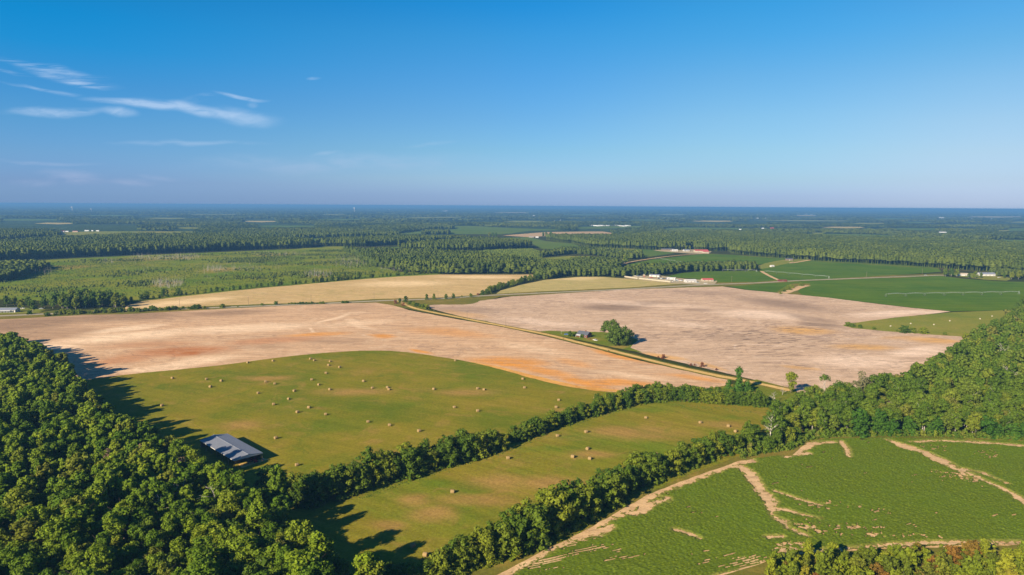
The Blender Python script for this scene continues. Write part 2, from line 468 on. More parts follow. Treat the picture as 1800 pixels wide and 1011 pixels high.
M_floor = grass('woodland_floor', (0.033, 0.046, 0.010), (0.046, 0.052, 0.013), (0.094, 0.070, 0.025))
M_hayup = grass('upper_hay_turf', (0.116, 0.149, 0.011), (0.217, 0.181, 0.018), (0.321, 0.200, 0.053), rot=.45, mow=.05,
                blobs=[(420, 748, 60, 14), (690, 800, 60, 9), (830, 690, 90, 10), (620, 690, 110, 10), (1000, 722, 60, 6), (470, 665, 80, 7)],
                gblobs=[(740, 690, 70, 14), (300, 680, 60, 10), (590, 650, 40, 6), (560, 755, 90, 10), (380, 655, 80, 6), (900, 735, 60, 8)])
M_haylo = grass('lower_hay_turf', (0.123, 0.167, 0.012), (0.217, 0.181, 0.019), (0.321, 0.200, 0.053), rot=.62, mow=.08,
                blobs=[(880, 850, 110, 22), (1120, 762, 150, 18), (760, 905, 80, 24), (730, 880, 50, 18), (1270, 747, 70, 10), (960, 850, 130, 18), (1040, 800, 70, 12), (680, 925, 60, 16), (1000, 770, 90, 8), (830, 880, 120, 16)],
                gblobs=[(960, 790, 110, 9), (1010, 770, 110, 8), (1120, 722, 150, 7), (760, 850, 110, 10), (1300, 735, 40, 6)])
M_verge = grass('verge_grass', (0.104, 0.123, 0.017), (0.176, 0.146, 0.027), (0.338, 0.224, 0.051))
M_lawn = grass('lawn_turf', (0.102, 0.160, 0.013), (0.150, 0.165, 0.018), (0.288, 0.209, 0.045), blobs=[(1040, 597, 25, 4), (1085, 610, 30, 3)])
M_yellowfield = grass('pasture_turf', (0.144, 0.184, 0.024), (0.207, 0.210, 0.033), (0.310, 0.231, 0.054), scale=.6)
M_clearcut = grass('clearcut_growth', (0.102, 0.165, 0.012), (0.180, 0.198, 0.018), (0.288, 0.209, 0.047), dry=(.56, .8), scale=.8, sc=(.03, .06, 1),
                   blobs=[(250, 456, 80, 6), (310, 455, 40, 5), (290, 500, 30, 8), (385, 475, 45, 7), (565, 485, 30, 6), (120, 470, 60, 6), (480, 448, 50, 4)])
M_crop = grass('crop_leaf', (0.062, 0.125, 0.008), (0.088, 0.148, 0.009), (0.132, 0.155, 0.010), dry=(.5, .8), rot=-.12, mow=.10, sc=(.006, .05, 1),
               gblobs=[])
M_cropfar = grass('far_crop_leaf', (0.075, 0.134, 0.018), (0.102, 0.151, 0.021), (0.159, 0.167, 0.025), rot=-.12, scale=.3, sc=(.003, .02, 1))
M_stub = bare_soil('stubble_soil', (.53, .36, .155), (.41, .315, .115), (.64, .46, .245), [], [], [(640, 500, 780, 497, 5), (240, 540, 400, 523, 5), (780, 487, 900, 488, 3)], streak_rot=.12, specks=.15)
M_stub2 = bare_soil('weedy_stubble_soil', (.43, .34, .125), (.31, .285, .09), (.53, .39, .18), [], [], [(970, 491, 1060, 489, 3)], streak_rot=.05, specks=.15)
PINK, PDK, PLT = (.575, .365, .210), (.40, .255, .155), (.70, .51, .33)
M_bare1 = bare_soil('sandy_field_soil', PINK, PDK, PLT, specks=.28, blobs_o=
    [(500, 592, 600, 588, 4, .8), (650, 590, 672, 592, 5, .95), (720, 578, 860, 592, 8, .55), (820, 630, 960, 642, 8, .9), (850, 633, 940, 650, 6, 1), (720, 616, 760, 623, 2.5, 1), (880, 642, 1020, 667, 7, .9), (1000, 671, 1180, 683, 5, 1), (960, 661, 1090, 687, 5, 1),
     (1030, 613, 1140, 641, 5, .9), (1080, 623, 1230, 656, 4, .85), (980, 632, 1060, 652, 6, .5), (1180, 661, 1265, 672, 5, .75)],
    blobs_d=[(-60, 580, 120, 562, 13, 1), (90, 563, 330, 553, 9, 1), (330, 553, 470, 548, 5, .9), (0, 592, 120, 585, 12, .6), (540, 600, 640, 603, 6, .5), (400, 612, 520, 610, 5, .4), (640, 612, 900, 660, 8, .4), (560, 545, 640, 540, 5, .5), (1000, 655, 1100, 660, 5, .35)],
    blobs_l=[(110, 600, 330, 583, 9, 1), (140, 588, 280, 570, 4, 1), (300, 585, 560, 570, 8, .9), (540, 575, 700, 565, 5, .5), (200, 656, 420, 629, 7, .8), (60, 605, 150, 611, 7, 1), (600, 560, 660, 582, 6, .7), (535, 573, 625, 550, 2.5, .9), (535, 573, 562, 592, 2.5, .8), (1040, 655, 1180, 672, 5, .6), (880, 600, 1000, 630, 8, .4)],
    rust=[(250, 622, 400, 616, 9, .85), (310, 627, 350, 622, 5, 1), (150, 641, 260, 626, 8, .55), (390, 605, 560, 597, 6, .55), (200, 611, 330, 606, 6, .4)])
M_bare2 = bare_soil('pale_field_soil', (.545, .375, .245), (.37, .255, .180), (.70, .525, .385),
    [(1378, 580, 1453, 582, 6, .9), (1471, 611, 1560, 613, 6, .8), (1622, 602, 1667, 602, 6, .9), (1111, 619, 1196, 635, 4, .9), (1196, 635, 1290, 656, 3, .7), (1373, 640, 1427, 648, 3, .7), (780, 546, 840, 560, 6, .45), (1560, 596, 1640, 598, 4, .5)],
    [(1047, 541, 1102, 541, 7, 1), (1110, 534, 1180, 532, 4, .55), (1213, 546, 1250, 546, 3, .6), (1311, 524, 1444, 546, 9, .9), (1378, 551, 1462, 569, 6, .7), (1418, 569, 1471, 573, 4, 1), (755, 545, 870, 545, 6, .6), (1180, 590, 1440, 596, 7, .35), (1200, 515, 1300, 517, 4, .5)],
    [(1289, 551, 1378, 556, 8, .8), (1489, 556, 1667, 547.5, 5, .9), (1444, 636, 1578, 636, 12, .6), (1569, 628, 1658, 613, 10, .8), (1000, 529, 1267, 542, 5, .5), (880, 560, 1040, 575, 6, .5), (1150, 565, 1250, 575, 6, .5)],
    streak_rot=-.1, specks=.4, speckb=[(1190, 585, 1430, 600, 22, 1), (1230, 615, 1420, 618, 12, .8), (1330, 570, 1440, 580, 8, .8), (1330, 640, 1440, 648, 6, .6)], orange=(.63, .345, .105))
M_orange = bare_soil('orange_margin_soil', (.64, .33, .085), (.55, .24, .055), (.68, .42, .15), [], [], [], specks=.1)
M_sand = bare_soil('washed_sand', (.58, .385, .20), (.44, .28, .145), (.68, .48, .27), [], [], [], specks=.3)
M_dirt = bare_soil('dirt_road_sand', (.60, .39, .135), (.50, .31, .10), (.66, .46, .19), [], [], [], specks=.1)
M_road = plain('weathered_asphalt', (.36, .31, .22), .9, .1, vary=.15, scale=.08)
M_tanfield = bare_soil('tan_far_soil', (.46, .31, .165), (.38, .26, .13), (.52, .36, .2), [], [], [], specks=.05)
M_yard = bare_soil('yard_soil', (.42, .34, .20), (.30, .24, .13), (.5, .4, .25), [], [], [], specks=.1)

# far land: fields and woods mixed, the woods standing on it as trees
t = NT('far_land', 1.0, .0)
p = t.warp(t.pos(), .0015, 260)
a = t.noise(p, 1, 3, .5, sc=(.0006, .0016, 1))
c = t.ramp(a, [(.40, (.032, .052, .018)), (.56, (.04, .062, .020)), (.60, (.065, .115, .032)), (.70, (.085, .125, .04)), (.76, (.20, .16, .08))])
t.col(c); M_land = t.m

# one sheet of ground reaching to the horizon
gx = np.concatenate([-np.geomspace(70000, 500, 30), [0], np.geomspace(500, 70000, 30)]); gy = np.concatenate([[-1500, -500, 0], np.geomspace(200, 70000, 40)])
X, Y = np.meshgrid(gx, gy); nx, ny = len(gx), len(gy)
V = np.stack([X.ravel(), Y.ravel(), np.zeros(X.size)], 1)
idx = np.arange(nx * ny).reshape(ny, nx)
Fq = np.stack([idx[:-1, :-1].ravel(), idx[:-1, 1:].ravel(), idx[1:, 1:].ravel(), idx[1:, :-1].ravel()], 1)
tag(link('ground', npmesh('ground', V, Fq, M_land)), kind='structure')

NEARLAND = [(-700, 1100), (-700, 520), (-300, 470), (0, 455), (300, 440), (560, 425), (800, 412), (1100, 410), (1500, 412), (1900, 420), (2500, 440), (2500, 1100)]
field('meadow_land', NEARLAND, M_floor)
# farther fields
FARF = [('far_crop_field', [(700, 411), (745, 405), (792, 397), (830, 397), (900, 401), (1000, 404), (930, 406), (880, 412), (780, 411)], M_cropfar),
        ('far_bare_field', [(884, 414), (960, 408), (1040, 407), (1060, 407), (1085, 411), (1060, 412), (960, 415), (930, 417)], M_tanfield),
        ('far_crop_field', [(880, 418), (930, 417), (960, 424), (1005, 428), (1025, 434), (1120, 436), (1200, 441), (1180, 446), (1128, 453), (1080, 446), (1000, 440), (950, 437), (938, 430)], M_cropfar),
        ('far_pasture', [(1050, 436), (1115, 436), (1119, 439), (1090, 439)], M_yellowfield),
        ('far_crop_field', [(548, 420), (600, 418), (618, 421), (600, 425), (560, 427)], M_cropfar),
        ('far_crop_field', [(668, 435), (700, 434), (722, 433), (700, 436), (680, 436.5)], M_cropfar),
        ('far_pasture', [(950, 454), (1000, 450), (1060, 451), (1105, 456), (1090, 460), (1030, 458), (985, 457)], M_yellowfield),
        ('far_bare_field', [(292, 400.4), (330, 399.4), (366, 400.6), (330, 402.2)], M_yellowfield),
        ('far_pasture', [(110, 408), (200, 406.5), (360, 407), (300, 412), (200, 412), (118, 414)], M_yellowfield),
        ('far_bare_field', [(0, 424.5), (40, 423), (65, 423), (40, 426), (0, 426)], M_tanfield),
        ('far_crop_field', [(1012, 400), (1060, 397.5), (1130, 397), (1125, 400), (1060, 402), (1015, 402)], M_cropfar),
        ('far_crop_field', [(1165, 402), (1200, 399.6), (1290, 400.5), (1330, 403.5), (1250, 402.6), (1170, 404)], M_cropfar),
        ('far_crop_field', [(1395, 412), (1430, 410.5), (1530, 412), (1600, 416), (1520, 415.5)], M_cropfar),
        ('far_pasture', [(1425, 409), (1447, 409), (1446, 411), (1428, 411)], M_yellowfield),
        ('far_crop_field', [(1720, 422.5), (1770, 421.5), (1850, 422), (1850, 428), (1770, 426)], M_cropfar),
        ('far_bare_field', [(1752, 405), (1775, 403.8), (1776, 406), (1756, 407)], M_yellowfield),
        ('far_pasture', [(1770, 402), (1850, 400), (1850, 405), (1775, 406)], M_cropfar),
        ('far_pasture', [(1325, 387.3), (1400, 386.8), (1500, 388), (1480, 389.2), (1400, 388.8)], M_yellowfield),
        ('far_pasture', [(0, 385.5), (80, 385), (115, 386.5), (60, 388), (0, 388)], M_cropfar),
        ('far_pasture', [(700, 381.5), (790, 381), (820, 382.6), (740, 383.2)], M_yellowfield)]
for q_, (x0, x1, y0, hh) in enumerate([(140, 235, 379, 1.1), (250, 330, 384, 1.2), (415, 490, 389.5, 1.3), (540, 640, 386, 1.2), (560, 610, 377, .9), (860, 930, 374, .8), (985, 1065, 378, 1.0), (1150, 1210, 377.5, 1.0), (1390, 1440, 379, .9), (1530, 1605, 385, 1.2), (1490, 1560, 393, 1.4), (1690, 1800, 381.5, 1.2), (1580, 1640, 391, 1.3), (1770, 1840, 391, 1.5), (1210, 1290, 389, 1.2),
                                       (1100, 1160, 387, 1.1), (320, 420, 377, .9), (60, 130, 393, 1.5), (430, 560, 398, 1.4), (880, 960, 389.5, 1.4), (1440, 1520, 400, 1.5), (1560, 1650, 403, 1.6)]):
    FARF.append((('far_crop_field', 'far_pasture', 'far_bare_field')[q_ % 3], [(x0, y0), (x0 + (x1 - x0) * .3, y0 - hh), (x1 - 8, y0 - hh * .8), (x1, y0 + hh * .3), (x0 + (x1 - x0) * .6, y0 + hh)], (M_cropfar, M_yellowfield, M_stub2)[q_ % 3]))
for nm, pts, m in FARF: field(nm, pts, m, jit=.4)
# middle distance
field('clearcut', [(-200, 520), (-200, 475), (0, 462), (120, 455), (250, 449), (400, 443), (520, 438), (560, 434), (605, 433), (640, 445), (660, 465), (700, 478), (780, 482), (700, 488), (560, 498), (450, 507), (330, 521), (250, 529), (215, 532), (100, 530)], M_clearcut)
field('young_plantation', [(860, 432), (930, 438), (960, 446), (950, 455), (1000, 462), (960, 474), (900, 462), (840, 448)], M_clearcut)
field('young_plantation', [(640, 449), (700, 440), (850, 440.5), (935, 436), (945, 446), (850, 455), (770, 451), (700, 449)], M_clearcut)
field('stubble_field', [(215, 545), (228, 536), (250, 530), (330, 520.5), (450, 507.5), (560, 498), (640, 491), (700, 486.5), (770, 483), (850, 483), (935, 483), (943, 486), (922, 491), (880, 500), (855, 510), (838, 519), (780, 523), (700, 526), (660, 527), (560, 532), (400, 538), (250, 545)], M_stub)
field('weedy_field', [(868, 520), (880, 511), (920, 500), (960, 492), (1020, 487), (1060, 487), (1110, 491), (1180, 497), (1215, 499), (1240, 502), (1180, 506), (1100, 509), (960, 516), (900, 520)], M_stub2)
field('roadside_grass', [(-300, 580), (-300, 545), (0, 543), (120, 546), (215, 544), (400, 537), (560, 532), (660, 526), (780, 523), (850, 518), (940, 513), (1100, 506), (1180, 500), (1260, 497), (1330, 495), (1400, 490), (1500, 486), (1660, 481), (1660, 489), (1500, 494), (1330, 503), (1250, 505), (1180, 508), (1000, 516), (880, 522), (850, 530), (820, 536), (760, 538), (740, 545), (690, 540), (600, 537), (400, 546), (215, 555), (0, 566)], M_verge)
field('crop_field', [(1281, 504), (1330, 500), (1400, 495), (1500, 491), (1600, 488), (1652, 485), (1700, 491), (1760, 495), (1850, 497), (1850, 535), (1760, 546), (1670, 547.5), (1600, 541), (1520, 531.5), (1450, 523), (1380, 516), (1310, 509.5)], M_crop)
field('pivot_corner', [(1362, 516), (1372, 509), (1385, 504), (1392, 499), (1425, 499), (1422, 503), (1405, 509), (1403, 514), (1412, 519), (1390, 518)], M_verge)
field('crop_field', [(1334, 473), (1352, 468), (1400, 460), (1425, 456), (1500, 459), (1580, 464), (1648, 471), (1655, 478), (1600, 482), (1500, 488), (1430, 492), (1376, 494), (1352, 486), (1338, 479)], M_crop)
field('crop_field', [(1170, 487), (1200, 480), (1240, 477), (1330, 476), (1350, 484), (1368, 493), (1330, 496), (1262, 497), (1220, 490)], M_crop)
field('crop_field', [(1085, 476), (1110, 464), (1150, 456), (1240, 446), (1290, 448), (1382, 454), (1375, 459), (1330, 466), (1310, 470), (1230, 470), (1160, 478), (1110, 484)], M_crop)
field('pasture', [(1333, 474), (1332, 468), (1345, 463), (1376, 457), (1420, 455), (1425, 457), (1395, 461), (1360, 469), (1345, 472)], M_yellowfield)
field('pasture', [(1228, 436), (1250, 434), (1280, 436), (1278, 440), (1240, 441)], M_yellowfield)
field('yellow_pasture', [(1478, 572), (1500, 567), (1545, 562), (1600, 556), (1672, 549.5), (1762, 546), (1790, 560), (1760, 580), (1720, 594), (1640, 589), (1560, 583), (1500, 577)], M_yellowfield)
# near fields
field('sandy_field', [(-300, 640), (-300, 575), (-100, 567), (0, 562), (60, 559), (150, 554), (215, 553), (300, 548.5), (400, 543), (500, 538), (600, 534), (660, 532.5), (690, 537), (720, 546), (800, 561), (880, 575), (960, 592), (1050, 615), (1120, 633.5), (1200, 651.5), (1260, 664), (1285, 670), (1275, 678), (1240, 688), (1180, 700), (1085, 700), (900, 705), (600, 690), (240, 690), (140, 700), (0, 680)], M_bare1)
field('pale_field', [(742, 538), (800, 534), (850, 528.5), (900, 521.5), (1000, 515.5), (1100, 509.5), (1200, 506), (1270, 504), (1310, 510), (1380, 516.5), (1450, 523), (1520, 532), (1600, 541.5), (1672, 548), (1640, 552), (1580, 558), (1530, 564), (1480, 572), (1500, 577.5), (1560, 583), (1640, 589), (1720, 594), (1800, 605), (1700, 700), (1500, 720), (1420, 700), (1398, 688), (1340, 672), (1290, 660), (1230, 646), (1150, 627), (1100, 614), (1000, 592), (950, 584.5), (900, 575), (830, 561), (780, 549.5)], M_bare2)
field('grassy_corner', [(690, 528), (760, 527), (830, 522), (850, 520), (845, 530), (825, 536), (780, 536), (740, 535), (735, 545), (710, 541)], M_verge, smoothed=1)
field('upper_hay_field', [(100, 677), (140, 670), (240, 657), (330, 649), (400, 641.5), (480, 630), (560, 621.5), (640, 616.5), (700, 618), (760, 625.5), (820, 635.5), (880, 649.5), (940, 666), (1000, 681), (1050, 688), (1085, 691), (1140, 691), (1230, 686), (1290, 676), (1330, 668), (1400, 690), (1420, 730), (1250, 740), (1000, 770), (800, 850), (600, 900), (460, 960), (300, 900), (180, 760)], M_hayup, smoothed=1)
field('lower_hay_field', [(440, 960), (520, 912), (560, 900), (640, 874), (700, 853), (760, 833), (810, 818), (870, 801), (920, 778), (985, 751), (1050, 731), (1110, 714), (1170, 709), (1250, 714), (1340, 725), (1420, 720), (1420, 780), (1300, 812), (1200, 850), (1000, 960), (850, 1030), (600, 1090), (420, 1090)], M_haylo, smoothed=1)
field('house_lawn', [(944, 583.5), (965, 582), (1010, 583.5), (1060, 584.5), (1100, 589), (1122, 598), (1112, 606), (1108, 612), (1130, 621), (1080, 612), (1000, 594), (960, 586.5)], M_lawn)
field('track_corner_grass', [(1300, 672), (1330, 668), (1400, 686), (1400, 712), (1340, 712), (1290, 700), (1280, 690)], M_lawn)
# roads
DR = [(700, 529), (722, 541), (760, 549.5), (830, 563), (900, 576.5), (960, 588), (1010, 600.5), (1060, 613), (1130, 631), (1200, 648), (1260, 661), (1300, 668.5), (1350, 678), (1400, 690)]
strip('track_verge', DR, 10, M_verge, wob=.5)
strip('dirt_road', DR, (4.2, 5.2), M_dirt, wob=.35)
PRD = [(-200, 563), (0, 556), (110, 551), (215, 547.5), (400, 540.5), (560, 534.5), (660, 529.5), (700, 528), (780, 525.5), (850, 520), (940, 516), (1100, 509), (1180, 504), (1250, 500.5), (1330, 498), (1400, 493.5), (1500, 490), (1600, 486), (1662, 484)]
strip('paved_road', PRD, 8, M_road, wob=.05)
strip('farm_lane', [(1338, 477), (1350, 484), (1362, 490), (1375, 495)], 6, M_sand)
strip('farm_lane', [(1078, 474), (1090, 466), (1110, 460), (1150, 454), (1190, 449), (1240, 446)], 6, M_sand)
strip('farm_lane', [(1240, 446), (1300, 449), (1350, 453), (1430, 459.5), (1560, 466.5), (1700, 476), (1790, 482)], 8, M_verge)
strip('farm_lane', [(1395, 461), (1385, 464), (1425, 457)], 7, M_sand)
strip('farm_lane', [(1376, 516), (1392, 511), (1405, 505), (1420, 502)], 12, M_sand)
field('farm_yard', [(1095, 489), (1120, 484), (1150, 483), (1180, 488), (1210, 491), (1262, 494), (1256, 500), (1225, 501), (1190, 499), (1140, 494)], M_yard)
field('farm_yard', [(1148, 440), (1200, 437), (1250, 442), (1245, 446.5), (1212, 446), (1160, 442)], M_yard)
field('homestead_yard', [(1665, 484), (1680, 480), (1740, 482), (1780, 490), (1770, 494), (1730, 492)], M_yellowfield)
field('homestead_yard', [(-80, 549), (0, 541), (40, 541), (80, 545), (70, 550), (0, 553)], M_yellowfield)
field('sandy_margin', [(1050, 688), (1000, 681), (940, 667), (880, 650), (830, 638), (826, 636), (880, 646), (950, 664), (1020, 680), (1100, 688), (1190, 684), (1160, 690), (1090, 691)], M_orange, jit=1.4)
field('barn_apron', [(418, 818), (440, 813), (462, 808), (472, 809), (460, 814), (440, 819), (424, 824)], M_dirt, jit=1.6)

# ------------------------------------------------------------------ the green crop in front, washed open by rain
def GW(pts): return [G(*p) for p in pts]
SOYPX = [(850, 1030), (880, 1011), (960, 968), (1040, 928), (1100, 893), (1160, 862), (1250, 829), (1300, 812), (1390, 802), (1420, 779), (1460, 774), (1560, 772.5), (1800, 778), (2000, 782), (2300, 960), (1900, 958), (1700, 962), (1560, 967), (1450, 972), (1385, 976), (1340, 992), (1260, 1015), (1150, 1060), (800, 1060)]
field('hedge_margin', [(690, 1045), (860, 1000), (1000, 950), (1100, 885), (1200, 840), (1300, 803), (1400, 783), (1420, 772), (1560, 765), (1700, 766), (2000, 774), (2000, 800), (1420, 815), (1300, 840), (1100, 930), (900, 1045)], M_verge)
field('scrub_ground', [(1100, 1075), (1230, 1018), (1320, 990), (1390, 972), (1560, 964), (2050, 955), (2050, 1120), (1200, 1120)], M_verge)
field('sand_bed', SOYPX, M_sand, jit=.7)
poly = GW(SOYPX)
a0, a1 = G(1040, 960), G(1380, 850)
ra = math.atan2(G(1347, 993)[1] - G(1180, 1035)[1], G(1347, 993)[0] - G(1180, 1035)[0])
ca, sa = math.cos(ra), math.sin(ra)
P = np.array(poly); U = P[:, 0] * ca + P[:, 1] * sa; Vv = -P[:, 0] * sa + P[:, 1] * ca
RES = .40
us = np.arange(U.min(), U.max(), RES); vs = np.arange(Vv.min(), Vv.max(), RES)
UU, VV = np.meshgrid(us, vs)
XX = UU * ca - VV * sa; YY = UU * sa + VV * ca
keep = inside(XX, YY, poly) & (XX < 330)
def ws(pts, wpx):
    return [wp * .92 / ppm(*p) / 2 for p, wp in zip(pts, wpx)]
big = fbm(XX / 7, YY / 7, 21, 4) - .5; med = fbm(XX / 2.2, YY / 2.2, 22, 3) - .5; fin = vnoise(XX / .55, YY / .55, 23) - .5
bare = np.full(XX.shape, 1e9)
def wash(pts, wpx, n1=1.6, n2=1.2):
    global bare
    d = segdist(XX, YY, GW(pts), ws(pts, wpx)) + big * 2 * n1 + med * 2.4 * n2 + fin * .5
    bare = np.minimum(bare, d)
wash([(870, 1016), (960, 966), (1040, 929), (1100, 897), (1150, 868), (1200, 848), (1250, 830), (1300, 815), (1320, 811)], [34, 30, 26, 26, 30, 26, 24, 22, 18], 1.2)
wash([(1020, 945), (1055, 937), (1075, 928)], [30, 26, 8])
wash([(1115, 906), (1140, 892), (1175, 878)], [16, 26, 10])
wash([(1270, 824), (1296, 822), (1312, 830), (1330, 852), (1344, 872), (1352, 886)], [20, 26, 22, 18, 20, 18])
wash([(1338, 862), (1362, 884), (1355, 900)], [8, 8, 10], .5, .6)
wash([(1352, 886), (1356, 902), (1362, 912)], [14, 10, 5], .8)
wash([(1358, 896), (1385, 900), (1412, 908), (1440, 914)], [10, 9, 8, 4], .8)
wash([(1364, 914), (1378, 919), (1384, 932)], [10, 12, 5], .6, .6)
wash([(1394, 934), (1408, 940), (1420, 945)], [5, 8, 3], .4, .4)
wash([(1362, 866), (1385, 873), (1410, 882), (1440, 890)], [6, 6, 4, 2], .6, .7)
wash([(1380, 806), (1400, 793), (1430, 782), (1465, 779)], [10, 26, 18, 6], 1.2)
wash([(1390, 803), (1420, 799)], [10, 8], 1.0)
wash([(1478, 778), (1488, 790), (1493, 806)], [5, 6, 2], .7, .7)
wash([(1562, 776), (1590, 786), (1625, 797), (1660, 815), (1690, 832), (1700, 842)], [12, 24, 22, 20, 16, 6], 1.6)
wash([(1690, 828), (1720, 843), (1750, 856), (1775, 868), (1810, 890)], [12, 9, 10, 11, 14], .9, .8)
wash([(1690, 826), (1725, 834), (1770, 852)], [5, 8, 3], 1.4, 1.6)
wash([(1600, 779), (1660, 777), (1730, 780), (1800, 786), (1900, 792)], [3, 8, 8, 10, 10], 1.2)
wash([(1187, 934), (1205, 939), (1228, 948)], [5, 9, 4], .4, .5)
wash([(1348, 947), (1364, 946), (1376, 946)], [6, 8, 5], .3, .4)
wash([(1395, 974), (1480, 968), (1560, 961), (1640, 957), (1720, 957), (1800, 957), (1900, 955)], [8, 4, 5, 10, 10, 9, 8], .8, .7)
wash([(1260, 1018), (1300, 1007), (1347, 994), (1385, 981)], [9, 6, 6, 5], .3, .3)
def flecks(px, py, rx, ry, thr, s=31, cell=(1.6, 1.0)):
    global bare
    cx, cyy = G(px, py); k = ppm(px, py); rym = abs(G(px, py - ry)[1] - G(px, py + ry)[1]) / 2
    m = np.clip(1 - np.hypot((XX - cx) / (rx / k), (YY - cyy) / rym), 0, 1) ** .5
    f = fbm(XX / cell[0], YY / cell[1], s, 3)
    bare = np.minimum(bare, np.where(f * m > thr, -.6, 1e9))
flecks(1420, 930, 70, 28, .52); flecks(1390, 968, 60, 28, .46); flecks(1440, 890, 110, 30, .60); flecks(1550, 902, 35, 10, .50)
flecks(1500, 893, 40, 9, .52); flecks(1700, 845, 80, 26, .55)
flecks(1560, 945, 300, 14, .60); flecks(1650, 833, 30, 9, .55); flecks(1650, 790, 80, 12, .58); flecks(1730, 800, 60, 20, .60)
flecks(1500, 930, 120, 24, .60)
# lower corner: thin rows with soil between
rowi = np.arange(len(vs))[:, None] % 3 + 0 * VV; rowph = (rowi + .5) / 3
thin = np.zeros(XX.shape)
def thinrows(px, py, rx, ry, k=1.0):
    global thin
    cx, cyy = G(px, py); q = ppm(px, py); rym = abs(G(px, py - ry)[1] - G(px, py + ry)[1]) / 2
    thin = np.maximum(thin, k * np.clip(1.3 - np.hypot((XX - cx) / (rx / q), (YY - cyy) / rym), 0, 1))
thinrows(1080, 975, 60, 18, .8); thinrows(1020, 960, 50, 22, .9); thinrows(960, 990, 70, 22, 1.0); thinrows(1300, 990, 90, 18, .9); thinrows(1385, 970, 50, 12, .9)
medr = fbm(UU / 9, VV / 1.6, 29, 3) - .5
thinm = (thin + medr * 2.0 + big * .8 > .72) & ((rowi == 0) | ((thin + medr * 2 > 1.05) & (rowi == 2)))
mask = (bare < 0) | thinm
cov = keep & ~(mask & ~((bare > -1.0) & (fbm(XX / 1.3, YY / 1.3, 77, 2) > .63)))
hgt = np.clip(.20 + np.clip(bare, 0, 1.2) * .35, .2, .62) * np.where(rowi == 0, .72, 1.0) + fin * .36 + med * .14 + big * .08
hgt = np.clip(hgt * (1 - .6 * np.clip(thin, 0, 1)), .05, 1.1)
jx = (vnoise(UU / .3 + 9, VV / .3, 41) - .5) * .3; jy = (vnoise(UU / .3, VV / .3 + 9, 42) - .5) * .3
Vs = np.stack([(XX + jx).ravel(), (YY + jy).ravel(), (hgt + .3).ravel()], 1)
idx = np.arange(XX.size).reshape(XX.shape)
fk = cov[:-1, :-1]
Q = np.stack([idx[:-1, :-1][fk], idx[:-1, 1:][fk], idx[1:, 1:][fk], idx[1:, :-1][fk]], 1)
used = np.unique(Q); remap = np.zeros(XX.size, np.int64); remap[used] = np.arange(len(used))
t = NT('bean_leaf', .8, .02)
n1 = t.noise(t.pos(), 1.3, 4, .7); n2 = t.noise(t.pos(), .03, 3, .6)
c = t.ramp(n1, [(.28, (.050, .070, .008)), (.5, (.095, .135, .010)), (.72, (.165, .195, .016))])
c = t.mix(t.rng(n2, .4, .65, 0, .45), c, (.095, .150, .011))
at_ = t.n.new('ShaderNodeAttribute'); at_.attribute_name = 'tint'      # thin, yellowing plants along the washouts
c = t.mix(t.math('MULTIPLY', at_.outputs['Fac'], .6), c, (.24, .20, .055))
t.col(c); M_soy = t.m
tag(link('bean_foliage', npmesh('bean_foliage', Vs[used], remap[Q], M_soy, attr=np.clip(1.15 - np.where(bare > 1e8, 9, bare) / 1.6 + med * .8, 0, 1).ravel()[used])), kind='stuff')
# ------------------------------------------------------------------ trees
M_bark = plain('bark', (.11, .085, .062), .95, .05, vary=.3, scale=1.5)
M_greybark = plain('grey_bark', (.30, .27, .23), .95, .05, vary=.2, scale=1.5)
M_palebark = plain('pale_bark', (.50, .45, .38), .95, .05, vary=.2, scale=1.5)
PINE = [(0, (0.068, 0.127, 0.007)), (.35, (0.106, 0.166, 0.009)), (.6, (0.141, 0.196, 0.012)), (.8, (0.172, 0.234, 0.011)), (.92, (0.141, 0.151, 0.017)), (1, (0.212, 0.281, 0.012))]
BROAD = [(0, (0.065, 0.111, 0.010)), (.3, (0.087, 0.141, 0.012)), (.6, (0.108, 0.157, 0.014)), (.78, (0.123, 0.164, 0.019)), (.91, (0.169, 0.200, 0.017)), (1, (0.150, 0.147, 0.032))]
HEDGE = [(0, (0.053, 0.096, 0.008)), (.4, (0.084, 0.131, 0.010)), (.7, (0.124, 0.159, 0.012)), (1, (0.166, 0.189, 0.013))]
YOUNG = [(0, (0.086, 0.110, 0.012)), (.3, (0.144, 0.185, 0.012)), (.55, (0.190, 0.213, 0.014)), (.72, (0.121, 0.134, 0.018)), (.86, (0.201, 0.101, 0.019)), (1, (0.230, 0.246, 0.018))]
VINE = [(0, (0.041, 0.101, 0.010)), (1, (0.062, 0.131, 0.013))]
L_pine = leafmat('pine_needles', PINE); L_broad = leafmat('broad_leaves', BROAD); L_hedge = leafmat('hedge_leaves', HEDGE)
L_young = leafmat('young_leaves', YOUNG); L_vine = leafmat('vine_leaves', VINE)
L_rust = leafmat('rusty_leaves', [(0, (.17, .065, .035)), (1, (.24, .10, .05))])
L_brown = leafmat('withered_leaves', [(0, (.20, .13, .085)), (1, (.26, .17, .12))])
L_yellow = leafmat('yellow_leaves', [(0, (.17, .20, .016)), (1, (.19, .21, .018))])
A_pine = leafmat('wood_needles', PINE, True); A_broad = leafmat('wood_leaves', BROAD, True)
A_far = leafmat('far_wood_leaves', [(0, (.048, .074, .012)), (.5, (.080, .108, .015)), (1, (.122, .150, .020))], True, var=.10)
A_bush = leafmat('bush_leaves', [(0, (.065, .10, .012)), (.5, (.115, .155, .016)), (1, (.17, .20, .022))], True)

def ico(sub=1):
    bm = bmesh.new(); bmesh.ops.create_icosphere(bm, subdivisions=sub, radius=1)
    v = np.array([x.co[:] for x in bm.verts]); f = np.array([[y.index for y in x.verts] for x in bm.faces]); bm.free()
    return v, f
ICO1 = ico(1); ICO2 = ico(2)

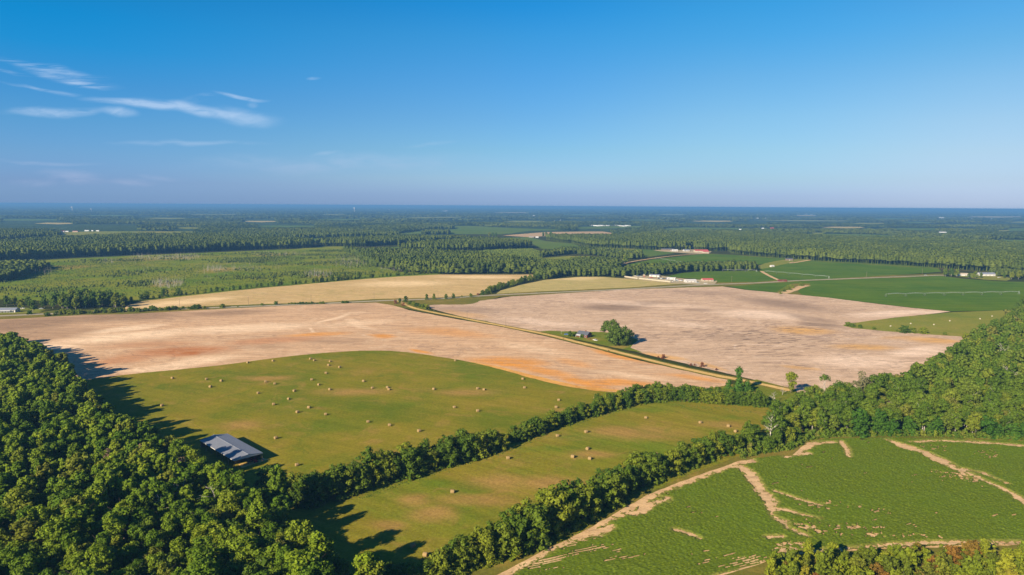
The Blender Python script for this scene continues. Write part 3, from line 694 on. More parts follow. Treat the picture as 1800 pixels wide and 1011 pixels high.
def leaves(C, R, n, size, r, flat=.9, up=.25, core=.74, coresub=1, jit=.55, lift=.25):
    """leaf clumps spread over a set of lobes (centres C, radii R), a dense core inside each lobe"""
    C = np.asarray(C, float); R = np.asarray(R, float)
    if R.ndim == 1: R = R[:, None] * np.array([1, 1, flat])
    V = []; Fq = []; nv = 0
    w = (R[:, 0] * R[:, 2]); k = r.choice(len(C), n, p=w / w.sum())
    d = r.normal(size=(n, 3)); d[:, 2] += up; d /= np.linalg.norm(d, axis=1)[:, None]
    p = C[k] + d * R[k] * r.uniform(.80, 1.10, (n, 1))
    # leave out clumps deep inside another lobe
    ok = np.ones(n, bool)
    for j in range(len(C)):
        q = np.linalg.norm((p - C[j]) / R[j], axis=1); ok &= ~((q < .78) & (k != j))
    p = p[ok]; d = d[ok]; n = len(p)
    nn = d + r.normal(size=(n, 3)) * jit + np.array([0, 0, lift]); nn /= np.linalg.norm(nn, axis=1)[:, None]
    a = np.cross(nn, r.normal(size=(n, 3))); a /= np.linalg.norm(a, axis=1)[:, None] + 1e-9
    b = np.cross(nn, a)
    s = size * r.uniform(.55, 1.3, (n, 1))
    c0 = p - a * s * .5 + b * s * .1; c1 = p - b * s * .42 + nn * s * .12; c2 = p + a * s * .55; c3 = p + b * s * .40 - nn * s * .10
    V = np.stack([c0, c1, c2, c3], 1).reshape(-1, 3); Fq = np.arange(4 * n).reshape(n, 4)
    return V, Fq, (C, R, core, coresub)
def cores(pack, r):
    C, R, core, sub = pack
    v, f = ICO2 if sub == 2 else ICO1
    VV, FF = [], []
    for c, rr in zip(C, R):
        q = v * (1 + r.uniform(-.16, .16, (len(v), 1)))
        FF.append(f + sum(len(x) for x in VV)); VV.append(c + q * rr * core)
    return np.concatenate(VV), np.concatenate(FF)
def crown_mesh(name, C, R, n, size, mat, seed, flat=.9, up=.25, core=.74, co=True):
    r = np.random.default_rng(seed)
    V, Q, pk = leaves(C, R, n, size, r, flat, up, core)
    faces = Q.tolist()
    if co:
        cv, cf = cores(pk, r)
        faces += (cf + len(V)).tolist(); V = np.concatenate([V, cv])
    me = bpy.data.meshes.new(name); me.from_pydata(V.tolist(), [], faces); me.materials.append(mat); me.update()
    return me
def lobes_pine(r, h=17, base=.42, rad=2.9, n=None):
    """separate needle tufts on whorled limbs round a straight stem"""
    C, R = [], []
    n = int(r.integers(19, 25)) if n is None else n
    sx, sy = r.uniform(.75, 1.2, 2)
    for i in range(n):
        t = ((i + .5) / n) ** .85; z = h * (base + (1 - base) * t * .95) + r.uniform(-.5, .5)
        off = rad * (1 - (t * .96) ** 2.4) ** .5 * r.uniform(.5, 1.05)
        a = i * 2.4 + r.uniform(-.7, .7)
        C.append((off * sx * math.cos(a), off * sy * math.sin(a), z)); R.append(rad * r.uniform(.25, .42))
    for i in range(5):
        C.append((0, 0, h * (base + .05 + (1 - base) * .17 * i))); R.append(rad * (.42 - .05 * i))
    return C, R
def lobes_broad(r, h=12, rad=3.6, base=.22, n=14):
    C, R = [], []
    n = int(n * 1.55); sx, sy = r.uniform(.8, 1.2, 2)
    for i in range(n):
        a = i * 2.39996 + r.uniform(-.6, .6); t = (i + .5) / n
        z = h * (base + (.88 - base) * t) + r.uniform(-.05, .05) * h
        prof = math.sin(math.pi * min(1, .22 + .70 * t)) ** .7
        off = rad * prof * r.uniform(.45, 1.0)
        C.append((off * sx * math.cos(a), off * sy * math.sin(a), z)); R.append(rad * r.uniform(.20, .38))
    for i in range(4):
        C.append((r.uniform(-.5, .5), r.uniform(-.5, .5), h * (base + .12 + .15 * i))); R.append(rad * .5)
    return C, R
def lobes_low(r, h=9, rad=3.0, n=14):
    """leafy right down to the ground"""
    C, R = lobes_broad(r, h, rad, .14, n)
    for i in range(5):
        a = i * 1.26 + r.uniform(-.3, .3); q = rad * r.uniform(.22, .36)
        C.append((rad * .72 * math.cos(a), rad * .72 * math.sin(a), q * .8)); R.append(q)
    return C, R
def trunk_mesh(name, h, r0, mat, r, limbs=5, top=.8, lean=.04, spread=.35):
    """a tapered, slightly bent trunk with limbs that start inside it"""
    m = MB(); pts = []
    lx, ly = r.uniform(-lean, lean, 2)
    for i in range(5):
        t = i / 4; pts.append(Vector((lx * h * t * t, ly * h * t * t, h * top * t - .15)))
    for i in range(4):
        ra = r0 * (1 - .8 * i / 4); rb = r0 * (1 - .8 * (i + 1) / 4)
        m.tube(pts[i], pts[i + 1] + (pts[i + 1] - pts[i]) * .02, ra, rb, 7, cap=(i == 0 or i == 3))
    for k in range(limbs):
        t = r.uniform(.45, .95); i = min(3, int(t * 4)); c = pts[i].lerp(pts[i + 1], t * 4 - i)
        a = k * 2.4 + r.uniform(-.4, .4); L = h * r.uniform(.16, .3)
        e = c + Vector((math.cos(a) * L * spread * 2, math.sin(a) * L * spread * 2, L * .75))
        m.tube(c - (e - c) * .05, e, r0 * .34, r0 * .08, 5)
    return m.mesh(name, mat, True)

NV = 9
def variants(kind, n=NV):
    out = []
    for i in range(n):
        r = np.random.default_rng(100 + i + hash_(kind))
        if kind == 'pine':
            C, R = lobes_pine(r, 17, r.uniform(.46, .58), r.uniform(2.9, 3.7)); cm = crown_mesh('crown', C, R, 1700, .64, L_pine, i, core=.68)
            tm = trunk_mesh('trunk', 17, .24, M_bark, r, 4, .93)
        elif kind == 'broad':
            C, R = lobes_broad(r, 14, r.uniform(3.6, 4.4), .25, 15); cm = crown_mesh('crown', C, R, 1700, .62, L_broad, i, core=.68)
            tm = trunk_mesh('trunk', 14, .28, M_greybark, r, 6, .8)
        elif kind == 'hedge':
            C, R = lobes_low(r, 10, r.uniform(3.0, 3.7), 13); cm = crown_mesh('crown', C, R, 1200, .62, L_hedge, i, core=.68)
            tm = trunk_mesh('trunk', 10, .2, M_bark, r, 5, .8)
        elif kind == 'edge':
            C, R = lobes_low(r, 13, r.uniform(3.6, 4.2), 15); cm = crown_mesh('crown', C, R, 1300, .72, L_vine, i, core=.7)
            tm = trunk_mesh('trunk', 13, .24, M_bark, r, 5, .8)
        elif kind == 'young':
            C, R = lobes_low(r, 7, r.uniform(1.9, 2.6), 11); cm = crown_mesh('crown', C, R, 700, .62, L_young, i, core=.62)
            tm = trunk_mesh('trunk', 7, .11, M_bark, r, 5, .85)
        elif kind == 'bush':
            C, R = lobes_low(r, 4, r.uniform(1.7, 2.3), 8); cm = crown_mesh('crown', C, R, 320, .65, L_hedge, i)
            tm = trunk_mesh('trunk', 4, .10, M_bark, r, 4, .7)
        elif kind == 'rust':
            C, R = lobes_low(r, 4, r.uniform(1.5, 2.0), 7); cm = crown_mesh('crown', C, R, 220, .55, L_rust, i, core=.55)
            tm = trunk_mesh('trunk', 4, .09, M_bark, r, 4, .8)
        elif kind == 'mid':
            C, R = lobes_broad(r, 14, r.uniform(3.6, 4.4), .2, 10); cm = crown_mesh('crown', C, R, 300, 1.4, L_hedge, i)
            tm = trunk_mesh('trunk', 14, .28, M_greybark, r, 4, .8)
        out.append((cm, tm))
    return out
def hash_(s): return sum(ord(c) * (i + 3) for i, c in enumerate(s)) % 997
VAR = {}
def add_tree(name, label, cat, group, kind, x, y, s=1.0, sz=None, var=None, cm=None, tm=None, z=0.0):
    if kind not in VAR and cm is None: VAR[kind] = variants(kind)
    if cm is None:
        cm, tm = VAR[kind][int(rng.integers(NV)) if var is None else var % NV]
    root = empty(name, (float(x), float(y), z), float(rng.uniform(0, 6.28)), (float(s), float(s), float(s if sz is None else sz)))
    tag(root, label, cat, group)
    link('trunk', tm, root); link('crown', cm, root)
    return root

def merged(name, X, Y, templates, mat, S, SZ=None, tint=None, z=0.0, seed=5, kind='stuff', var=(.82, 1.2)):
    """a wood that reads as one mass: many trees in one mesh, each turned, scaled and tinted on its own"""
    r = np.random.default_rng(seed); n = len(X)
    if n == 0: return
    S = np.broadcast_to(S, n) * r.uniform(*var, n); SZ = S * r.uniform(.88, 1.14, n) if SZ is None else np.broadcast_to(SZ, n) * r.uniform(.90, 1.10, n)
    tint = r.uniform(0, 1, n) if tint is None else tint
    A = r.uniform(0, 6.28, n); T = r.integers(0, len(templates), n)
    VV, FF, TT = [], [], []; off = 0
    for j, (v, f) in enumerate(templates):
        k = np.where(T == j)[0]
        if not len(k): continue
        c, s_ = np.cos(A[k])[:, None], np.sin(A[k])[:, None]
        x = v[None, :, 0] * c - v[None, :, 1] * s_; y = v[None, :, 0] * s_ + v[None, :, 1] * c
        P = np.stack([x * S[k][:, None] + X[k][:, None], y * S[k][:, None] + Y[k][:, None], v[None, :, 2] * SZ[k][:, None] + z], 2)
        VV.append(P.reshape(-1, 3)); FF.append((f[None] + (np.arange(len(k)) * len(v))[:, None, None] + off).reshape(-1, f.shape[1]))
        TT.append(np.repeat(tint[k], len(v))); off += len(k) * len(v)
    return tag(link(name, npmesh(name, np.concatenate(VV), np.concatenate(FF), mat, attr=np.concatenate(TT))), kind=kind)
def quadcore(r, c, R):
    """a rough six-sided lump"""
    v = np.array([(-1, -1, -1), (1, -1, -1), (1, 1, -1), (-1, 1, -1), (-1, -1, 1), (1, -1, 1), (1, 1, 1), (-1, 1, 1)], float) * .62
    v = v * (1 + r.uniform(-.25, .25, v.shape)) * R + np.asarray(c)
    return v, np.array([(0, 3, 2, 1), (4, 5, 6, 7), (0, 1, 5, 4), (1, 2, 6, 5), (2, 3, 7, 6), (3, 0, 4, 7)])
def template(kind, n, size, seed, trunk=False, fine=False):
    r = np.random.default_rng(seed)
    if kind == 'pine': C, R = lobes_pine(r, 17, .50, 3.3)
    elif kind == 'plant': C, R = lobes_broad(r, 17, 3.9, .56, 7)
    elif kind == 'broad': C, R = lobes_broad(r, 14, 4.2, .22, 13)
    elif kind == 'low': C, R = lobes_low(r, 12, 3.8, 12)
    elif kind == 'bush': C, R = lobes_low(r, 3, 1.5, 5)
    elif kind == 'lump': C, R = [(0, 0, 6), (3, 1, 8), (-3, 1.5, 7), (0, -3, 7.5), (1, 3, 9)], [5, 4, 4.2, 4, 3.8]
    V, Q, pk = leaves(C, R, n, size, r) if fine or kind == 'bush' else leaves(C, R, n, size, r, jit=.28, lift=.55)
    C = np.array(C); lo, hi = C.min(0), C.max(0)
    if fine:
        for c_, r_ in zip(C, R):
            cv, cf = quadcore(r, c_, np.array([r_, r_, r_ * .9]) * .92); Q = np.concatenate([Q, cf + len(V)]); V = np.concatenate([V, cv])
    for q in range(0 if fine else 3):
        z = lo[2] + (hi[2] - lo[2]) * (q + .5) / 3
        k = np.abs(C[:, 2] - z) <= (hi[2] - lo[2]) / 3
        rad = np.hypot(C[k][:, 0], C[k][:, 1]).max() if k.any() else 1
        cv, cf = quadcore(r, (0, 0, z), (rad * .8 + .4, rad * .8 + .4, (hi[2] - lo[2]) / 4 + .8))
        Q = np.concatenate([Q, cf + len(V)]); V = np.concatenate([V, cv])
    if trunk:
        rr = .28; zt = lo[2] + 1
        tv = np.array([(-rr, -rr, 0), (rr, -rr, 0), (rr, rr, 0), (-rr, rr, 0), (-rr, -rr, zt), (rr, -rr, zt), (rr, rr, zt), (-rr, rr, zt)])
        Q = np.concatenate([Q, np.array([(0, 1, 5, 4), (1, 2, 6, 5), (2, 3, 7, 6), (3, 0, 4, 7)]) + len(V)]); V = np.concatenate([V, tv])
    return V, Q

def shrink(poly, k):
    c = np.mean(poly, 0); return [tuple(c + (np.array(p) - c) * k) for p in poly]

# ---------------- the dark wood at lower left: the 290 largest as trees, the rest as one mass
WL = [G(*p, 9) for p in [(-260, 585), (-100, 585), (0, 592), (28, 597), (50, 612), (82, 622), (108, 640), (128, 655), (135, 668), (158, 690), (178, 712), (208, 738), (240, 752), (266, 768), (284, 790), (310, 814), (334, 832), (362, 849), (390, 866), (415, 877), (445, 880), (478, 876)]]
WL += [G(*p, 6) for p in [(492, 885), (500, 915), (500, 945), (515, 960), (540, 985), (575, 1000), (620, 1012), (650, 1030), (680, 1120), (300, 1160), (-250, 1160)]]
X, Y = hexgrid(WL, 5.3, .48, 11)
k = fbm(X / 14, Y / 14, 15) + rng.uniform(-.2, .2, len(X)) > .33; X, Y = X[k], Y[k]
k = (np.abs(X) < .80 * Y + 25); X, Y = X[k], Y[k]
o = np.argsort(Y); X, Y = X[o], Y[o]
infr = Y > 165
near = np.where(infr)[0][:270]
far = np.setdiff1d(np.arange(len(X)), near)
for i in near:
    s = float(rng.uniform(.55, 1.0) + .35 * (fbm(X[i] / 22, Y[i] / 22, 16) - .3)) ; big_ = rng.uniform() < .14
    if rng.uniform() < .24:
        add_tree('hardwood_tree', 'rounded leafy tree among the pines of the wood beside the barn', 'tree', 'leafy trees among the pines beside the barn', 'broad', X[i], Y[i], s * rng.uniform(.9, 1.2), s * rng.uniform(.95, 1.15)); continue
    add_tree('pine_tree', 'bushy dark green tree crowded into the dense wood beside the open barn', 'tree', 'trees of the dark wood beside the barn', 'pine', X[i], Y[i], s * rng.uniform(.95, 1.25) * (1.3 if big_ else 1), min(1.12, s * rng.uniform(.85, 1.12) * (1.08 if big_ else 1)))
TP = [template('pine', 1000, .76, 300 + i, fine=True) for i in range(6)]
hn = .62 + .5 * fbm(X[far] / 22, Y[far] / 22, 16) + np.random.default_rng(61).uniform(-.16, .16, len(far))
merged('woodland_trees', X[far], Y[far], TP, A_pine, hn * 1.05, hn, seed=6)
for px, py in [(300, 832), (316, 842), (330, 853), (345, 864), (360, 874), (375, 885), (390, 895), (405, 906), (422, 914), (352, 880), (382, 903), (312, 858), (330, 870)]:
    x, y = G(px, py); s = float(rng.uniform(.9, 1.12)); add_tree('pine_tree', 'tall tree leaning over the near side of the barn roof', 'tree', 'trees shading the barn roof', 'pine', x, y, s, s * .98)

# ---------------- the mixed wood at right
WR = [G(*p, 0) for p in [(1305, 806), (1345, 797), (1388, 792), (1418, 775), (1470, 769), (1560, 767), (1660, 769), (1800, 776), (1950, 786)]]
WR += [G(*p, 9) for p in [(2100, 700), (2150, 600), (2000, 525), (1900, 525), (1800, 530), (1772, 548), (1750, 568), (1712, 588), (1690, 604), (1660, 624), (1625, 640), (1595, 655), (1562, 664), (1535, 674), (1490, 690), (1440, 690), (1400, 705), (1362, 712), (1345, 722), (1350, 745), (1330, 765)]]
X, Y = hexgrid(WR, 6.3, .48, 12)
k = fbm(X / 16, Y / 16, 18) + rng.uniform(-.2, .2, len(X)) > .30; X, Y = X[k], Y[k]
k = (np.abs(X) < .78 * Y + 30); X, Y = X[k], Y[k]
o = np.argsort(Y); X, Y = X[o], Y[o]
d = segdist(X, Y, WR[:9], [0] * 9)
edge = d < 7
nedge = 0
for i in range(min(272, len(X))):
    s = float(rng.uniform(.6, 1.1) * (1.25 if rng.uniform() < .15 else 1))
    if edge[i] and X[i] > G(1400, 768)[0]:
        add_tree('vine_covered_tree', 'dark green vine-draped tree in the wood edge facing the bean field', 'tree', 'vine draped trees along the bean field', 'edge', X[i], Y[i], s, s * rng.uniform(.7, .95))
    else:
        add_tree('broadleaf_tree', 'spreading leafy tree in the mixed wood above the bean field', 'tree', 'leafy trees of the mixed wood above the bean field', 'broad' if not edge[i] else 'hedge', X[i], Y[i], s, s * rng.uniform(.75, 1.05) * (1 if not edge[i] else 1.1))
TB = [template('broad', 640, .85, 320 + i, fine=True) for i in range(6)] + [template('pine', 640, .8, 340 + i, fine=True) for i in range(2)]
hn = np.random.default_rng(62).uniform(.7, 1.12, len(X) - 272)
merged('mixed_wood_trees', X[272:], Y[272:], TB, A_broad, hn * 1.02, hn * .93, seed=7)
ex, ey = np.array(along(WR[:9], 1.1)).T
ex = np.concatenate([ex + rng.normal(0, .8, len(ex)), ex + rng.normal(0, 1.2, len(ex))]); ey = np.concatenate([ey + rng.uniform(-.6, 2.5, len(ey)), ey + rng.uniform(2, 9, len(ey))])
merged('wood_edge_brambles', ex, ey, [template('bush', 60, .6, 380 + i, fine=True) for i in range(5)], A_broad, .85, np.random.default_rng(63).uniform(.5, 1.3, len(ex)), seed=9)

for px, py, h in [(1408, 722, 12), (1420, 719, 14), (1432, 716, 14), (1443, 722, 12), (1462, 716, 13), (1474, 714, 15), (1486, 711, 14), (1498, 716, 13), (1524, 706, 15), (1537, 702, 16), (1549, 698, 16), (1562, 696, 15), (1416, 732, 12), (1436, 730, 13), (1458, 728, 14), (1480, 726, 13), (1505, 722, 14), (1530, 718, 15), (1395, 724, 10), (1382, 728, 9)]:
    x, y = G(px, py); s = h / 14
    add_tree('broadleaf_tree', 'leafy tree in the wood corner where the pale field ends', 'tree', 'wood corner at the end of the pale field', 'broad', x, y, s * rng.uniform(.95, 1.2), s)
# ---------------- hedgerows between the fields
ORD = 'first second third fourth fifth sixth seventh eighth ninth tenth'.split()
def hedge(pts, hs, gap, rows, what, ends, seed):
    """pts: photo points of the row's foot; hs: heights in metres at them"""
    r = np.random.default_rng(seed)
    Wp = [G(*p) for p in pts]; cum = np.concatenate([[0], np.cumsum([math.dist(a, b) for a, b in zip(Wp[:-1], Wp[1:])])])
    spots = []
    t = 0
    while t < cum[-1]:
        x = np.interp(t, cum, [p[0] for p in Wp]); y = np.interp(t, cum, [p[1] for p in Wp]); h = np.interp(t, cum, hs); nr = np.interp(t, cum, rows)
        for q in range(int(nr) + (r.uniform() < nr % 1)):
            spots.append((x + r.uniform(-1.2, 1.2) - q * 2.6, y + r.uniform(-1.2, 1.2) + q * 3.8, h * r.uniform(.72, 1.12), t))
        t += gap * r.uniform(.75, 1.25) * (.6 + h / 20)
    n = len(spots)
    for i, (x, y, h, t) in enumerate(spots):
        if i < 6: lab = f'{ORD[i]} tree from {ends[0]} end of {what}'
        elif i >= n - 6: lab = f'{ORD[n - 1 - i]} tree from {ends[1]} end of {what}'
        else: lab = f'leafy green tree in the middle stretch of {what}'
        s = h / 10
        add_tree('hedgerow_tree', lab, 'tree', 'trees of ' + what, 'hedge', x, y, s * r.uniform(.95, 1.25) * (1 if s > .75 else 1.1), s)
hedge([(478, 872), (500, 885), (535, 893), (600, 872), (650, 858), (700, 844), (760, 826), (810, 811), (850, 799), (884, 790)], [11, 12, 13, 13, 14.5, 14, 13, 13, 12.5, 10], 4.5, [2, 2, 2, 2, 2, 2, 2, 2, 2, 1.5], 'the hedge above the barn-side bales', ('barn', 'gap'), 1)
hedge([(906, 779), (925, 772), (950, 763), (985, 749), (1030, 735), (1075, 722), (1110, 712), (1150, 707), (1200, 705), (1250, 710), (1300, 712), (1345, 716)], [8, 8.5, 9, 8.5, 8, 8.5, 9, 9.5, 9.5, 8.5, 8, 9], 3.5, [1.6, 1.6, 1.7, 1.8, 2, 2.3, 2.8, 3.2, 3.4, 3.4, 3.2, 3], 'the low hedge between the two hay fields', ('gap', 'wood'), 2)
hedge([(700, 1040), (760, 1022), (810, 1008), (862, 990), (920, 966), (975, 937), (1020, 914), (1060, 896), (1100, 872), (1140, 850), (1190, 829), (1240, 809), (1290, 795), (1330, 780)], [9, 10, 10.5, 12, 14.5, 16.5, 15.5, 14, 13, 12, 12, 11, 10, 11], 4.7, [1.3, 1.3, 1.4, 1.6, 1.8, 2, 2, 2, 1.7, 1.6, 1.6, 1.6, 1.7, 2], 'the tall hedge beside the bean field', ('near', 'wood'), 3)
# rank weeds along the hedge feet
wx, wy = [], []
for pts, wd in (([(640, 876), (700, 853), (760, 834), (810, 818), (870, 801), (920, 781), (985, 753), (1050, 734), (1110, 717)], 2.5), ([(960, 962), (1040, 925), (1085, 900), (1120, 882), (1160, 860), (1230, 832), (1300, 808)], 4), ([(1420, 780), (1500, 773), (1600, 772), (1700, 774), (1800, 781)], 5), ([(1180, 712), (1250, 718), (1330, 726)], 4)):
    for x, y in along([G(*p) for p in pts], .8):
        for _ in range(3): wx.append(x + rng.normal() * wd * .45); wy.append(y + rng.normal() * wd * .45)
TBu = [template('bush', 40, .7, 360 + i) for i in range(5)]
merged('rank_weeds', np.array(wx), np.array(wy), TBu, A_bush, .34, .12, seed=8)

# ---------------- young trees and scrub in the lower right corner
YP = [G(*p, 4) for p in [(1345, 985), (1375, 968), (1420, 962), (1470, 966), (1520, 960), (1580, 958), (1640, 962), (1720, 962), (1800, 965), (1900, 965)]] + [G(*p, 3) for p in [(1900, 1120), (1330, 1120), (1330, 1010)]]
X, Y = hexgrid(YP, 3.9, .4, 14)
k = (np.abs(X) < .80 * Y) & (Y > 178); X, Y = X[k], Y[k]; o = np.argsort(-Y)[:290]; X, Y = X[o], Y[o]
for x, y in zip(X, Y):
    s = float(rng.uniform(.55, 1.05) * (1 + .30 * max(0, x - 90) / 60))
    add_tree('young_tree', 'yellow-green young tree in the scrub below the bean field', 'tree', 'young trees in the scrub below the bean field', 'young', x, y, s, s * rng.uniform(.75, 1.1))

# ---------------- shrubs and small trees along the roads
def at(kind, name, label, px, py, hm, base=None, group=None, wide=1.0, cat=None):
    H0 = {'bush': 4, 'hedge': 10, 'broad': 14, 'rust': 4, 'mid': 14, 'edge': 13, 'young': 7}[kind]
    x, y = G(px, py); return add_tree(name, label, cat or name.split('_')[-1], group, kind, x, y, hm / H0 * wide, hm / H0)
for px, py, hm, lab in [(84, 556, 4.5, 'rounded shrub nearest the white ranch house by the road'), (52, 553, 5, 'shrub on the verge straight before the white ranch house porch'),
                        (343, 543.5, 5.5, 'taller of the roadside shrubs in the tight trio'), (337, 544, 4, 'low shrub at the near side of the tight roadside trio'), (350, 543, 5.5, 'slim shrub closing the tight roadside trio'),
                        (360, 543, 3.5, 'shrub standing just past the tight roadside trio'), (391, 541, 4.5, 'lone round shrub on the roadside by the stubble field'), (461, 537.5, 3, 'tiny bush between two lone shrubs along the road'),
                        (485, 536, 4.5, 'lone dark shrub before the low bush row on the road'), (418, 540, 1.6, 'very low bush by the lone round shrub')]:
    at('bush', 'roadside_shrub', lab, px, py, hm, wide=1.25)
for i, px in enumerate(np.arange(100, 330, 6.2)):
    hm = float(rng.uniform(2.5, 6)); px2 = px + rng.uniform(-2, 2)
    at('bush', 'roadside_shrub', 'green shrub in the uneven row beside the paved road', px2, 553.5 - (px - 100) * .04 + rng.uniform(-1, 1), hm, group='shrubs beside the paved road', wide=1.2)
for px in np.arange(508, 572, 5): at('bush', 'roadside_shrub', 'low bush in the short thick row beside the paved road', px, 535.5 - (px - 508) * .02, float(rng.uniform(2, 3.4)), group='low bushes beside the road', wide=1.5)
for px in (603, 608, 611): at('bush', 'roadside_shrub', 'low bush in the little clump near the road junction', px, 533, 3, group='little clump near the junction', wide=1.4)
for px, py, hm, lab in [(703, 532, 6, 'pointed young tree at the start of the dirt road'), (713, 531.5, 8.5, 'tallest dark tree at the road junction'), (750, 527, 8, 'round dark tree at the east side of the junction'), (763, 526.5, 8, 'broad dark tree beside the paved road past the junction'),
                        (784, 526, 7, 'small tree with a notch in its crown by the paved road'), (797, 524.5, 7, 'leaning dark tree by the paved road'), (812, 523, 3, 'small bush on the grassy corner strip'), (827, 522, 5, 'tall thin bush before the field corner tree row'), (829, 523, 5, 'round bush before the field corner tree row')]:
    at('hedge', 'roadside_tree', lab, px, py, hm)
for i, (px, py) in enumerate([(720, 535), (727, 537), (733, 539), (739, 541), (745, 542), (751, 543)]):
    at('bush', 'roadside_shrub', 'leafy shrub in the thicket lining the start of the dirt road', px, py, float(rng.uniform(4, 6)), group='thicket at the start of the dirt road', wide=1.2)
for px, py, hm, lab in [(695, 534, 5, 'reddish brown shrub at the start of the dirt road'), (709, 538, 4.5, 'withered brown shrub in front of the junction tree'), (840, 519.5, 3.5, 'rust brown shrub at the foot of the field corner tree row'), (1157, 629, 1.8, 'low rusty shrub heading the dirt road row'),
                        (1166, 630.5, 4, 'upright rust red sapling on the verge of the dirt road'), (1163, 631.5, 2, 'rust coloured bush under the red sapling'), (1214, 643, 2, 'dead brown weed clump beside the dirt road'), (1221, 643.5, 2, 'brown tuft of a bush near the red bush'), (1234, 645.5, 4.2, 'dark red bush with two tops by the dirt road'), (1259, 651.5, 2.2, 'small brown bush toward the bend of the dirt road'),
                        (1070, 618, 1.4, 'low brown tuft on the near verge of the dirt road'), (990, 596.5, 1.2, 'flat brown weed patch on the verge opposite the house')]:
    at('rust', 'brown_shrub', lab, px, py, hm, wide=1.1, cat='shrub')
# bushes in the sandy corner of the crop field and around the yellow pasture
for px, py, hm, lab in [(1377, 513, 5, 'dark bush at the near end of the sandy gully'), (1385, 510, 7, 'widest dark bush in the sandy gully'), (1391, 507, 6, 'bush in the bend of the sandy gully'), (1408, 503, 5.5, 'pale green bush at the road end of the gully'), (1372, 517, 3, 'low bush where gully meets bare field'),
                        (1490, 574, 5, 'dark bush at the point of the yellow pasture'), (1499, 575, 4, 'bush second from the point of the yellow pasture'), (1512, 576.5, 3.5, 'low green bush along the pasture ditch'), (1536, 579.5, 3.2, 'green bush midway along the pasture ditch'), (1590, 585.5, 7.5, 'large round bush on the pasture ditch, widest of two'), (1604, 586, 6, 'bush attached to the large round ditch bush'),
                        (1623, 587, 6.5, 'large round bush nearer the wood on the pasture ditch'), (1661, 589, 3, 'small dark bush at the wood end of the pasture ditch'), (1577, 583, 2.2, 'tiny bush before the large round ditch bush')]:
    at('bush', 'field_bush', lab, px, py, hm, wide=1.35)
# ---------------- tree rows beyond the fields
def row(pts, gap, hm, name, label, group, kind='hedge', jit=3.0, seed=1):
    r = np.random.default_rng(seed)
    for x, y in along([G(*p) for p in pts], gap):
        h = r.uniform(*hm); H0 = {'hedge': 10, 'mid': 14}[kind]
        add_tree(name, label, 'tree', group, kind, x + r.normal() * jit * .5, y + r.normal() * jit, h / H0 * r.uniform(1, 1.25), h / H0)
row([(222, 531), (262, 526), (330, 518.5), (450, 505.5), (560, 496.5), (640, 489.5), (700, 484.5), (780, 480.5)], 8.5, (3.5, 8), 'field_edge_tree', 'small dark tree in the row along the stubble field', 'row along the far side of the stubble field', jit=2.5, seed=21)
row([(264, 525.5), (330, 517), (340, 516.5)], 20, (10, 12), 'field_edge_tree', 'taller tree rising from the row along the stubble field', 'tall trees in the row along the stubble field', seed=22)
row([(556, 497), (588, 494), (604, 492), (640, 489)], 13, (9, 12), 'field_edge_tree', 'round tree in the stubble field row by the dead saplings', 'round trees in the stubble field row', seed=23)
row([(700, 484), (740, 482), (780, 480)], 14, (9, 12), 'field_edge_tree', 'tall tree at the far end of the stubble field row', 'tall trees ending the stubble field row', seed=24)
row([(848, 519), (862, 513.5), (880, 506), (905, 499.5), (925, 495), (950, 489), (965, 487)], 9.5, (7, 11), 'corner_tree', 'dark tree in the curved row between stubble and weedy fields', 'curved tree row between stubble and weedy field', jit=4, seed=25)
# clump behind the ranch house at far left
CP = [G(*p) for p in [(95, 546), (140, 544), (190, 541), (216, 541), (215, 533), (160, 529), (110, 533), (85, 540)]]
X, Y = hexgrid(CP, 8.5, .35, 31)
for x, y in zip(X, Y):
    s = float(rng.uniform(.8, 1.25)); add_tree('clump_tree', 'big dark tree in the clump beside the white ranch house', 'tree', 'big tree clump beside the white ranch house', 'mid', x, y, s, s * 1.02)
for px, py, hm, lab in [(58, 549, 15, 'thin crowned tree on the ranch house lawn'), (38, 545, 14, 'dark tree just behind the ranch house end'), (12, 539, 14, 'dark tree behind the ranch house roof'), (26, 538, 12, 'second dark tree behind the ranch house'), (78, 542, 15, 'dark tree between ranch lawn and clump'), (-8, 540, 13, 'tree cut by the picture edge behind the ranch house'), (50, 538, 12, 'lower tree at the back of the ranch lawn')]:
    at('mid', 'yard_tree', lab, px, py, hm, wide=.95)
# trees round the right-hand homestead
for px, py, hm, lab in [(1662, 486, 15, 'dark tree at the road end of the homestead trees'), (1672, 486, 16, 'tall dark tree before the homestead sheds'), (1682, 486.5, 14, 'dark tree beside the homestead shed wall'), (1703, 489, 9, 'round low tree between the homestead roofs'), (1714, 489.5, 13, 'yellowish tree before the grey homestead roof'), (1724, 489, 10, 'small tree under the yellowish homestead tree'),
                        (1765, 489, 9, 'bush beyond the homestead lawn'), (1778, 491, 14, 'large dark tree at the far side of the homestead'), (1790, 491, 16, 'tall tree at the picture edge by the homestead'), (1752, 486, 8, 'low tree behind the homestead car')]:
    at('mid', 'yard_tree', lab, px, py, hm)

# ---------------- solitary trees
def special(name, label, cat, px, py, C, R, n, size, mat, th, tr, bark=M_bark, seed=1, core=.74, limbs=6, top=.8):
    r = np.random.default_rng(seed)
    x, y = G(px, py)
    return add_tree(name, label, cat, None, 'x', x, y, cm=crown_mesh('crown', C, R, n, size, mat, seed, core=core), tm=trunk_mesh('trunk', th, tr, bark, r, limbs, top))
r = np.random.default_rng(50)
